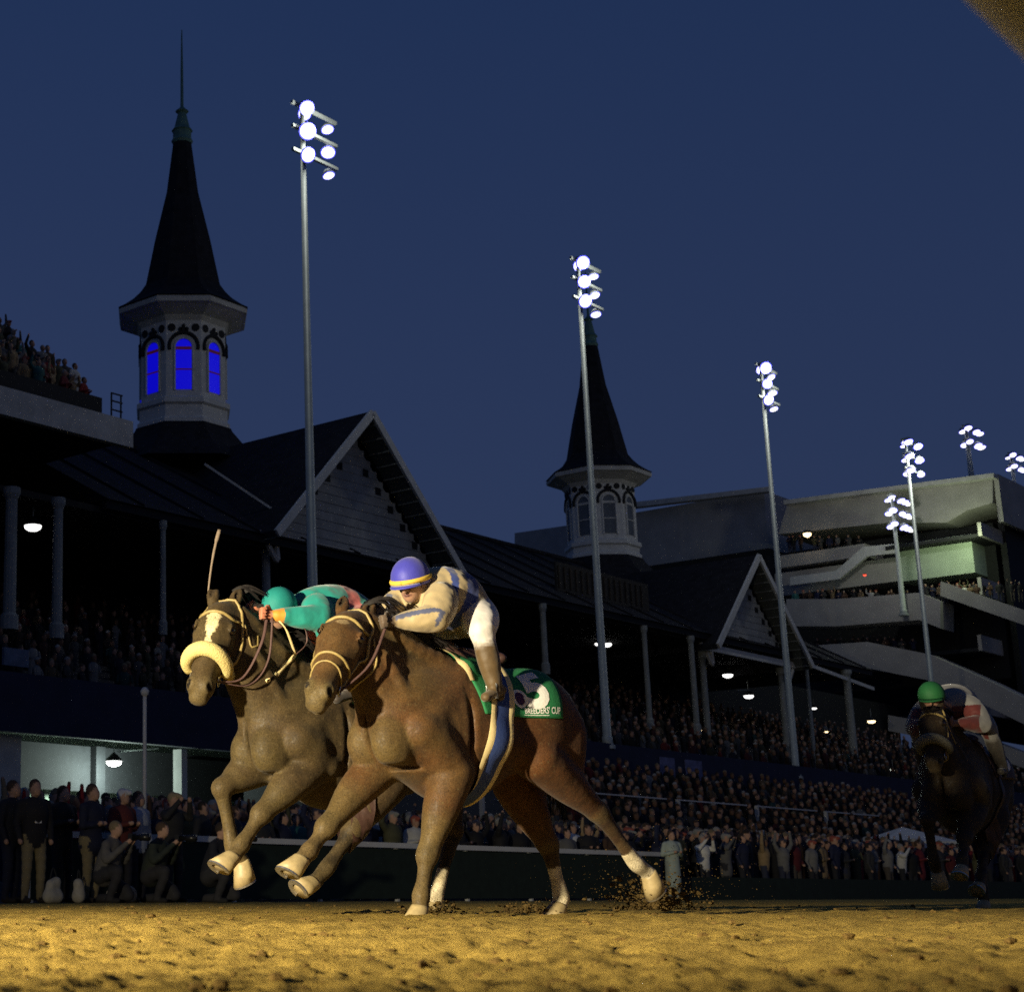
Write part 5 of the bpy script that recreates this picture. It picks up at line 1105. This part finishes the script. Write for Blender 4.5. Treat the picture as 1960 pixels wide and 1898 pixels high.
def jockey(fr, J, P, label, paint=None, cap_m=None, band_m=None, h=0.0095):
    A = lambda k: np.asarray(J[k], float)
    root = empty('person', fr.o, (0, 0, fr.rz)); tag(root, label, 'jockey', 'jockeys riding the racehorses')
    pts = np.array([J[k] for k in J if k not in ('look',)]); K = Skin(pts.min(0) - 0.24, pts.max(0) + 0.24, h)
    silk, pants, boot, skin = P['silk'], P['pants'], P['boot'], P['skin']
    sh = (A('shL') + A('shR')) / 2; hip = A('hip'); hd = A('head')
    bk = P.get('bulk', 1.0); mid = (sh + hip) / 2 + np.array([-0.01, 0, 0.055 * bk])
    K.limb([hip, mid, sh], [0.15 * bk, 0.178 * bk, 0.170 * bk], 0.05, [silk, silk], 4, (np.array([0, 1, 0]), 1.15))
    K.cone(A('shL') + [0, -.03, 0], A('shR') + [0, .03, 0], 0.088 * bk, 0.088 * bk, 0.05, silk)
    K.cone(sh, hd + [-0.02, 0, -0.05], 0.062, 0.055, 0.03, skin)
    K.ell(hip + np.array([-.03, 0, -.01]), (0.13 * bk, 0.150 * bk, 0.125 * bk), 0.04, pants)
    for s, e in (('L', 1), ('R', -1)):
        S_, E_, W_, D_ = A('sh' + s), A('el' + s), A('wr' + s), A('ha' + s)
        K.limb([S_, S_ * .5 + E_ * .5, E_], [0.094, 0.090, 0.074], 0.03, silk, 4)
        K.limb([E_, E_ * .6 + W_ * .4, W_], [0.074, 0.068, 0.042], 0.02, silk, 4)
        fingers(K, W_, D_, P.get('glove', skin), e)
        Kn, An, To = A('kn' + s), A('an' + s), A('to' + s)
        hp = hip + np.array([0, 0.10 * e, -0.02])
        K.limb([hp, hp * .5 + Kn * .5 + [0, .01 * e, .01], Kn], [0.115, 0.098, 0.072], 0.03, pants, 4)
        bt = Kn * .78 + An * .22
        K.limb([Kn, bt], [0.070, 0.062], 0.02, pants, 2)
        K.limb([bt, bt * .6 + An * .4, An], [0.062, 0.064, 0.042], 0.012, boot, 4)
        hl = An - nrmz(To - An) * 0.055 + np.array([0, 0, -.03])
        K.cone(hl, To, 0.038, 0.032, 0.018, boot, (np.array([0, 0, 1.0]), 0.9)); K.cone(hl + [0, 0, -.02], hl + [0, 0, -.045], 0.026, 0.024, 0.008, P['sole'])
    # head: face below the cap, looking along 'look'
    lk = nrmz(A('look')); u = nrmz(np.array([0, 0, 1.0]) - lk[2] * lk); u = nrmz(u); sd = np.cross(u, lk); M3 = np.stack([lk, sd, u])
    K.ell(hd - u * 0.035 + lk * 0.012, (0.092, 0.073, 0.105), 0.02, skin, M3)
    K.ell(hd - u * 0.105 + lk * 0.045, (0.045, 0.045, 0.04), 0.02, skin, M3)
    K.cone(hd - u * 0.02 + lk * 0.10, hd - u * 0.058 + lk * 0.122, 0.010, 0.016, 0.012, skin)
    for e in (1, -1):
        K.ell(hd - u * 0.022 + lk * 0.098 + sd * 0.032 * e, (0.014, 0.019, 0.012), 0.008, (0.03, 0.02, 0.02), M3, cut=True)
        K.ell(hd - u * 0.05 + sd * 0.074 * e, (0.02, 0.012, 0.03), 0.01, skin, M3)
    K.ell(hd - u * 0.085 + lk * 0.098, (0.014, 0.026, 0.007), 0.006, (0.10, 0.03, 0.03), M3)
    K.build('body', M_silk, root, paint)
    # helmet with peak, strap band and goggles
    rh = J.get('rhel', [0.118])[0] if 'rhel' in J else P.get('rh', 0.118)
    mb = MB(); rings = []
    for a in np.linspace(-0.30, 0.5 * math.pi, 13):
        rr = rh * math.cos(a) + 0.001; zz = rh * 1.06 * math.sin(a)
        rings.append([hd + u * zz + (lk * 1.10 * math.cos(t) + sd * 0.96 * math.sin(t)) * rr for t in np.linspace(0, 2 * math.pi, 28, endpoint=False)])
    mb.rings(rings); hel = mb.build('helmet', cap_m, root, True)
    mb = MB(); pk = []
    for t in np.linspace(-1.0, 1.0, 13):
        dd = lk * 1.10 * math.cos(t) + sd * 0.96 * math.sin(t); a0 = hd + dd * rh * 0.99 - u * 0.014; ex = 0.045 * math.cos(t * 1.4)
        pk.append([a0, a0 + dd * ex - u * 0.016, a0 + dd * ex - u * 0.021, a0 - u * 0.006])
    mb.rings(pk); mb.build('peak', cap_m, hel, True)
    if band_m is not None:
        mb = MB(); mb.tube([hd - u * 0.004 + (lk * 1.115 * math.cos(t) + sd * 0.975 * math.sin(t)) * rh for t in np.linspace(0, 2 * math.pi, 33)], 0.010, 6, 1.6); mb.build('helmet_band', band_m, hel, True)
    mb = MB(); g = []
    for t in np.linspace(-1.1, 1.1, 15):
        dd = lk * math.cos(t) * 0.105 + sd * math.sin(t) * 0.088; c = hd + dd - u * 0.030
        g.append([c + u * 0.022, c + u * 0.018 + nrmz(dd) * 0.014, c - u * 0.018 + nrmz(dd) * 0.014, c - u * 0.022])
    mb.rings(g); mb.build('goggles', M_goggle, root, True)
    return root, K

M_goggle = mat('goggle_lens', (0.05, 0.03, 0.09), 0.15, 0.1, 10, spec=0.7)
M_bluecap = mat('blue_cap', (0.045, 0.045, 0.36), 0.55, 0.10, 18, 0.15, sheen=0.2)
M_tealcap = mat('teal_cap', (0.01, 0.21, 0.19), 0.7, 0.10, 18, 0.15)
M_greencap = mat('green_cap', (0.012, 0.11, 0.03), 0.7, 0.10, 18, 0.15)
M_yellow = mat('yellow_elastic', (0.62, 0.42, 0.06), 0.7, 0.1, 30)
M_rein = mat('rein_leather', (0.085, 0.045, 0.04), 0.6, 0.25, 40)
M_stick = mat('whip_wrap', (0.20, 0.15, 0.11), 0.6, 0.25, 40)
def strap(name, pts, r, m, parent, sub=6): return MB().tube(spline(pts, sub), r, 6, 0.5).build(name, m, parent, True)
def stirrup(root, foot, top):
    o = MB(); foot, top = np.asarray(foot), np.asarray(top); a = foot + np.array([-.01, 0, 0.10])
    o.tube([a, a + [0, .04, -.05], a + [0, .045, -.13], a + [0, -.045, -.13], a + [0, -.04, -.05], a], 0.007, 6); o.tube([a, (a + top) / 2 + [0, .01, 0], top], 0.010, 6)
    return o.build('stirrup', M_steel, root, True)
# --- near horse, number 5
fr1 = Frame(865, 1243, 10.2, 33)
A = fr1
J1 = dict(poll=A(672, 1176, 0.0), muzzle=A(604, 1340, 0.17), face=(0.68, 0.70, 0.28), ear=-0.03, forelock=False,
          fl=[A(866, 1478, .17), A(817, 1640, .13), A(806, 1714, .13), A(804, 1738, .13), A(802, 1758, .13)],
          fr=[A(730, 1462, -.13), A(622, 1586, -.13), A(592, 1628, -.13), A(577, 1646, -.13), A(563, 1676, -.13)],
          hl=[A(1030, 1452, .19), A(1148, 1556, .14), A(1216, 1650, .13), A(1243, 1672, .13), A(1262, 1700, .13)],
          hr=[A(985, 1500, -.17), A(1050, 1618, -.13), A(1074, 1716, -.12), A(1070, 1734, -.12), A(1066, 1752, -.12)])
h1, K1, H1, F1 = horse('race_horse', fr1, J1, BAY, 'bay racehorse with green saddle cloth number 5, nearest of the galloping horses', 'galloping racehorses', 'star', {'hl': 0.75, 'hr': 0.42})
b1 = bridle(h1, K1, H1)
cloth1, place1 = saddle_cloth(h1, K1, '5')
g1 = bpy.data.objects.new('girth', None); link(g1, h1)
band('webbing', K1, -0.065, -0.175, 0.085, 0.018, M_blueband, g1); band('webbing_edge', K1, -0.02, -0.065, 0.085, 0.018, M_cream, g1); band('webbing_edge', K1, -0.175, -0.22, 0.085, 0.018, M_cream, g1)
band('saddle_pad_edge', K1, 0.085, 0.045, -0.06, 0.016, M_cream, cloth1, (0.0, 0.85), 14, (1, -1))
saddle(h1, K1)
jk = dict(head=A(786, 1106, 0.03), shL=A(846, 1146, .17), shR=A(800, 1140, -.19), hip=A(893, 1176, 0.0), elL=A(834, 1184, .25), elR=A(752, 1160, -.22), wrL=A(766, 1188, .15), wrR=A(752, 1178, -.05),
          haL=A(742, 1190, .12), haR=A(732, 1176, .0), knL=A(922, 1206, .31), knR=A(800, 1196, -.22), anL=A(948, 1318, .33), anR=A(880, 1310, -.33), toL=A(930, 1334, .34), toR=A(860, 1330, -.34), look=(0.86, 0.38, -0.35))
SILK1 = dict(silk=(0.40, 0.31, 0.17), pants=(0.62, 0.58, 0.55), boot=(0.085, 0.052, 0.02), sole=(0.03, 0.02, 0.015), skin=(0.30, 0.16, 0.10), glove=(0.09, 0.06, 0.04), bulk=.93, rh=.122)
def paint1(V, c):
    c = c.copy(); blue = np.array([0.03, 0.05, 0.20]); isilk = (np.abs(c - np.array(SILK1['silk'])).sum(1) < 0.25)
    sh = (jk['shL'] + jk['shR']) / 2; ab = jk['hip'] - sh; t = (V - sh) @ ab / (ab @ ab)
    m = isilk & (t > 0.34) & (t < 0.66) & (V[:, 2] > 1.60) & (np.abs(V[:, 1]) < .27); c[m] = blue
    m = isilk & (t > -0.02) & (t < 0.14) & (V[:, 2] > sh[2] - 0.06); c[m] = blue
    for a, b in (('elL', 'wrL'), ('shL', 'elL'), ('elR', 'wrR')):
        p, q = jk[a], jk[b]; ab = q - p; tt = np.clip((V - p) @ ab / (ab @ ab), 0, 1); r = V - p - tt[:, None] * ab; up = np.array([0, 0.85, 0.5]) if a != 'elR' else np.array([0, -.3, .9])
        d = np.linalg.norm(r, axis=1); m = isilk & (d < 0.085) & (np.abs(r @ np.cross(nrmz(ab), nrmz(up))) < 0.016) & (r @ up > 0); c[m] = np.array([0.08, 0.09, 0.16])
    # mud flecks on breeches and boots
    s = np.sin(V[:, 0] * 61 + V[:, 2] * 47) * np.sin(V[:, 1] * 53 - V[:, 2] * 71); mm = (s > 0.80) & ~isilk & (V[:, 2] < 1.62); c[mm] = c[mm] * 0.6 + np.array([0.16, 0.10, 0.04]) * 0.4
    return c
j1, JK1 = jockey(fr1, jk, SILK1, 'jockey in blue helmet and gold silks with blue stripes crouching on horse 5', paint1, M_bluecap, M_yellow)
stirrup(h1, jk['anL'] + [0.04, 0, -.03], np.array([-0.05, 0.24, 1.42]))
bit1 = K1.snap(H1(0.46, 0.11, -0.075)[None], 0.012)[0]
strap('rein', [bit1, bit1 * .5 + jk['haL'] * .5 + [0, .05, -.05], jk['haL']], 0.010, M_rein, h1)

# --- dark horse on the rail side, blaze and pale shadow roll
fr2 = Frame(637, 1228, 10.85, 33)
A = fr2
J2 = dict(poll=A(424, 1158, 0.0), muzzle=A(378, 1332, 0.13), face=(0.66, 0.74, 0.34), ear=-0.02, forelock=False,
          fl=[A(586, 1470, .15), A(498, 1560, .13), A(462, 1616, .13), A(446, 1640, .13), A(430, 1668, .13)],
          fr=[A(500, 1462, -.13), A(424, 1508, -.13), A(446, 1622, -.13), A(464, 1650, -.13), A(482, 1688, -.12)],
          hl=[A(742, 1492, .18), A(672, 1592, .13), A(626, 1660, .12), A(600, 1690, .12), A(580, 1712, .12)],
          hr=[A(842, 1496, -.17), A(868, 1590, -.13), A(834, 1716, -.12), A(832, 1734, -.12), A(826, 1752, -.12)])
h2, K2, H2, F2 = horse('race_horse', fr2, J2, DKB, 'dark brown racehorse with white blaze and sheepskin shadow roll, furthest left', 'galloping racehorses', 'blaze', {'hr': 0.6})
b2 = bridle(h2, K2, H2, M_fleece)
cloth2, _ = saddle_cloth(h2, K2, '3', detail=False)
band('girth', K2, -0.05, -0.17, 0.05, 0.018, M_leather_dk, h2); saddle(h2, K2)
jk2 = dict(head=A(535, 1158, 0.05), shL=A(606, 1164, .17), shR=A(580, 1166, -.17), hip=A(692, 1184, 0.0), elL=A(612, 1184, .27), elR=A(548, 1172, -.24), wrL=A(532, 1178, .20), wrR=A(506, 1168, -.03),
           haL=A(512, 1176, .17), haR=A(490, 1166, .0), knL=A(628, 1214, .28), knR=A(610, 1208, -.24), anL=A(668, 1322, .33), anR=A(650, 1312, -.33), toL=A(646, 1338, .34), toR=A(632, 1330, -.34), look=(0.92, 0.22, -0.30))
SILK2 = dict(silk=(0.012, 0.25, 0.21), pants=(0.012, 0.22, 0.19), boot=(0.04, 0.03, 0.025), sole=(0.02, 0.02, 0.015), skin=(0.30, 0.16, 0.10), glove=(0.42, 0.15, 0.08), rh=0.112, bulk=0.74)
def paint2(V, c):
    c = c.copy(); pink = np.array([0.55, 0.13, 0.12]); isilk = (np.abs(c - np.array(SILK2['silk'])).sum(1) < 0.1)
    p, q = jk2['shL'], jk2['elL']; ab = q - p; t = (V - p) @ ab / (ab @ ab); d = np.linalg.norm(V - p - np.clip(t, 0, 1)[:, None] * ab, axis=1)
    c[isilk & (t > -0.15) & (t < 0.32) & (d < 0.10) & (V[:, 1] > 0.12)] = pink
    sh = (jk2['shL'] + jk2['shR']) / 2; ab = jk2['hip'] - sh; t = (V - sh) @ ab / (ab @ ab); c[isilk & (t > 0.42) & (t < 0.66)] = pink
    p, q = jk2['elL'], jk2['wrL']; ab = q - p; t = (V - p) @ ab / (ab @ ab); d = np.linalg.norm(V - p - np.clip(t, 0, 1)[:, None] * ab, axis=1); c[(t > 0.9) & (t < 1.15) & (d < 0.06)] = (0.62, 0.26, 0.03)
    return c
j2, JK2 = jockey(fr2, jk2, SILK2, 'jockey in turquoise silks with pink bands lying flat on dark horse', paint2, M_tealcap)
bit2 = K2.snap(H2(0.46, 0.11, -0.075)[None], 0.012)[0]
hl2 = jk2['haL']
strap('rein', [bit2, bit2 * .7 + hl2 * .3 + [-.04, .04, -.10], bit2 * .3 + hl2 * .7 + [-.02, .06, -.06], hl2], 0.011, M_rein, h2)
strap('rein', [bit2, bit2 * .75 + hl2 * .25 + [-.10, .05, -.12], bit2 * .4 + hl2 * .6 + [-.10, .07, -.12], hl2 + [-.02, .03, 0]], 0.008, M_rein, h2)
yk = K2.snap(np.array([A(578, 1246, .2)]), 0.012)[0]
strap('neck_strap', [hl2 + [-.05, .03, -.02], A(548, 1205, .24), yk], 0.011, M_cream, h2); strap('neck_strap', [A(560, 1190, .24), A(584, 1204, .26), A(586, 1232, .26), yk], 0.006, M_rein, h2)
on_surface_tube('breast_strap', K2, [yk, yk + [0.10, -.04, -.10], yk + [0.22, -.12, -.22]], 0.014, M_cream, h2)
wp = [A(398, 1146, -.22), A(400, 1120, -.22), A(406, 1075, -.23), A(413, 1040, -.24), A(420, 1014, -.24)]
wroot = MB().tube(spline(wp, 4), [0.006] * 5 + [0.007] * 4 + [0.009] * 4 + [0.014] * 4, 8, 0.6).build('riding_whip', M_stick, None, True); wroot.location = fr2.o; wroot.rotation_euler = (0, 0, fr2.rz); tag(wroot, 'thin upright riding whip beside the ears of the horse with blaze', 'whip')

# --- trailing horse at the right, almost lost in the dark
fr3 = Frame(1826, 1372, 15.6, 52)
A = fr3
B0 = Frame(637, 1228, 10.85, 33)
J3 = {k: J2[k] for k in ('fl', 'fr', 'hl', 'hr')}
J3.update(poll=(0.80, 0.0, 1.74), muzzle=(1.02, 0.02, 1.20), face=(0.90, 0.02, 0.45), ear=-0.02)
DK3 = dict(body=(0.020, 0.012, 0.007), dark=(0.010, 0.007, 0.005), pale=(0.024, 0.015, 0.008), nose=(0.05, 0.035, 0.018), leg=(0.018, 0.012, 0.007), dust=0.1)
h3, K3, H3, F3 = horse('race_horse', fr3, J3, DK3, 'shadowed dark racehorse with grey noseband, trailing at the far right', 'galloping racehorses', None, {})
bridle(h3, K3, H3, M_fleece_dk)
saddle_cloth(h3, K3, '6', detail=False, m=M_leather_dk); saddle(h3, K3); band('girth', K3, -0.05, -0.17, 0.05, 0.018, M_leather_dk, h3)
jk3 = dict(head=A(1783, 1330, 0.0), shL=(0.18, .19, 1.80), shR=(0.18, -.19, 1.80), hip=(-0.18, 0, 1.76), elL=(0.30, .30, 1.62), elR=(0.30, -.28, 1.62), wrL=(0.50, .16, 1.62), wrR=(0.50, -.14, 1.62),
           haL=(0.58, .10, 1.62), haR=(0.58, -.08, 1.62), knL=(0.10, .30, 1.60), knR=(0.10, -.30, 1.60), anL=(-0.12, .34, 1.25), anR=(-0.12, -.34, 1.25), toL=(0.03, .35, 1.21), toR=(0.03, -.35, 1.21), look=(0.95, 0.1, -0.25))
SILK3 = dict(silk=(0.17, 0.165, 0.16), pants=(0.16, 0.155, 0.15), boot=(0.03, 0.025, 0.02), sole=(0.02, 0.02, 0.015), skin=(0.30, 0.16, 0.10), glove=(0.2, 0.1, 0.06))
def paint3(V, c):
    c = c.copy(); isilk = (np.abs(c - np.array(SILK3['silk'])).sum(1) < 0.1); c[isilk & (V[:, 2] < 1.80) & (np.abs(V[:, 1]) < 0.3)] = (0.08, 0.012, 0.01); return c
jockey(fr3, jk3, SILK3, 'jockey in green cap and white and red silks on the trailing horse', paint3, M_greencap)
strap('rein', [K3.snap(H3(0.46, 0.11, -0.075)[None], 0.012)[0], (0.85, 0.12, 1.45), jk3['haL']], 0.010, M_rein, h3)
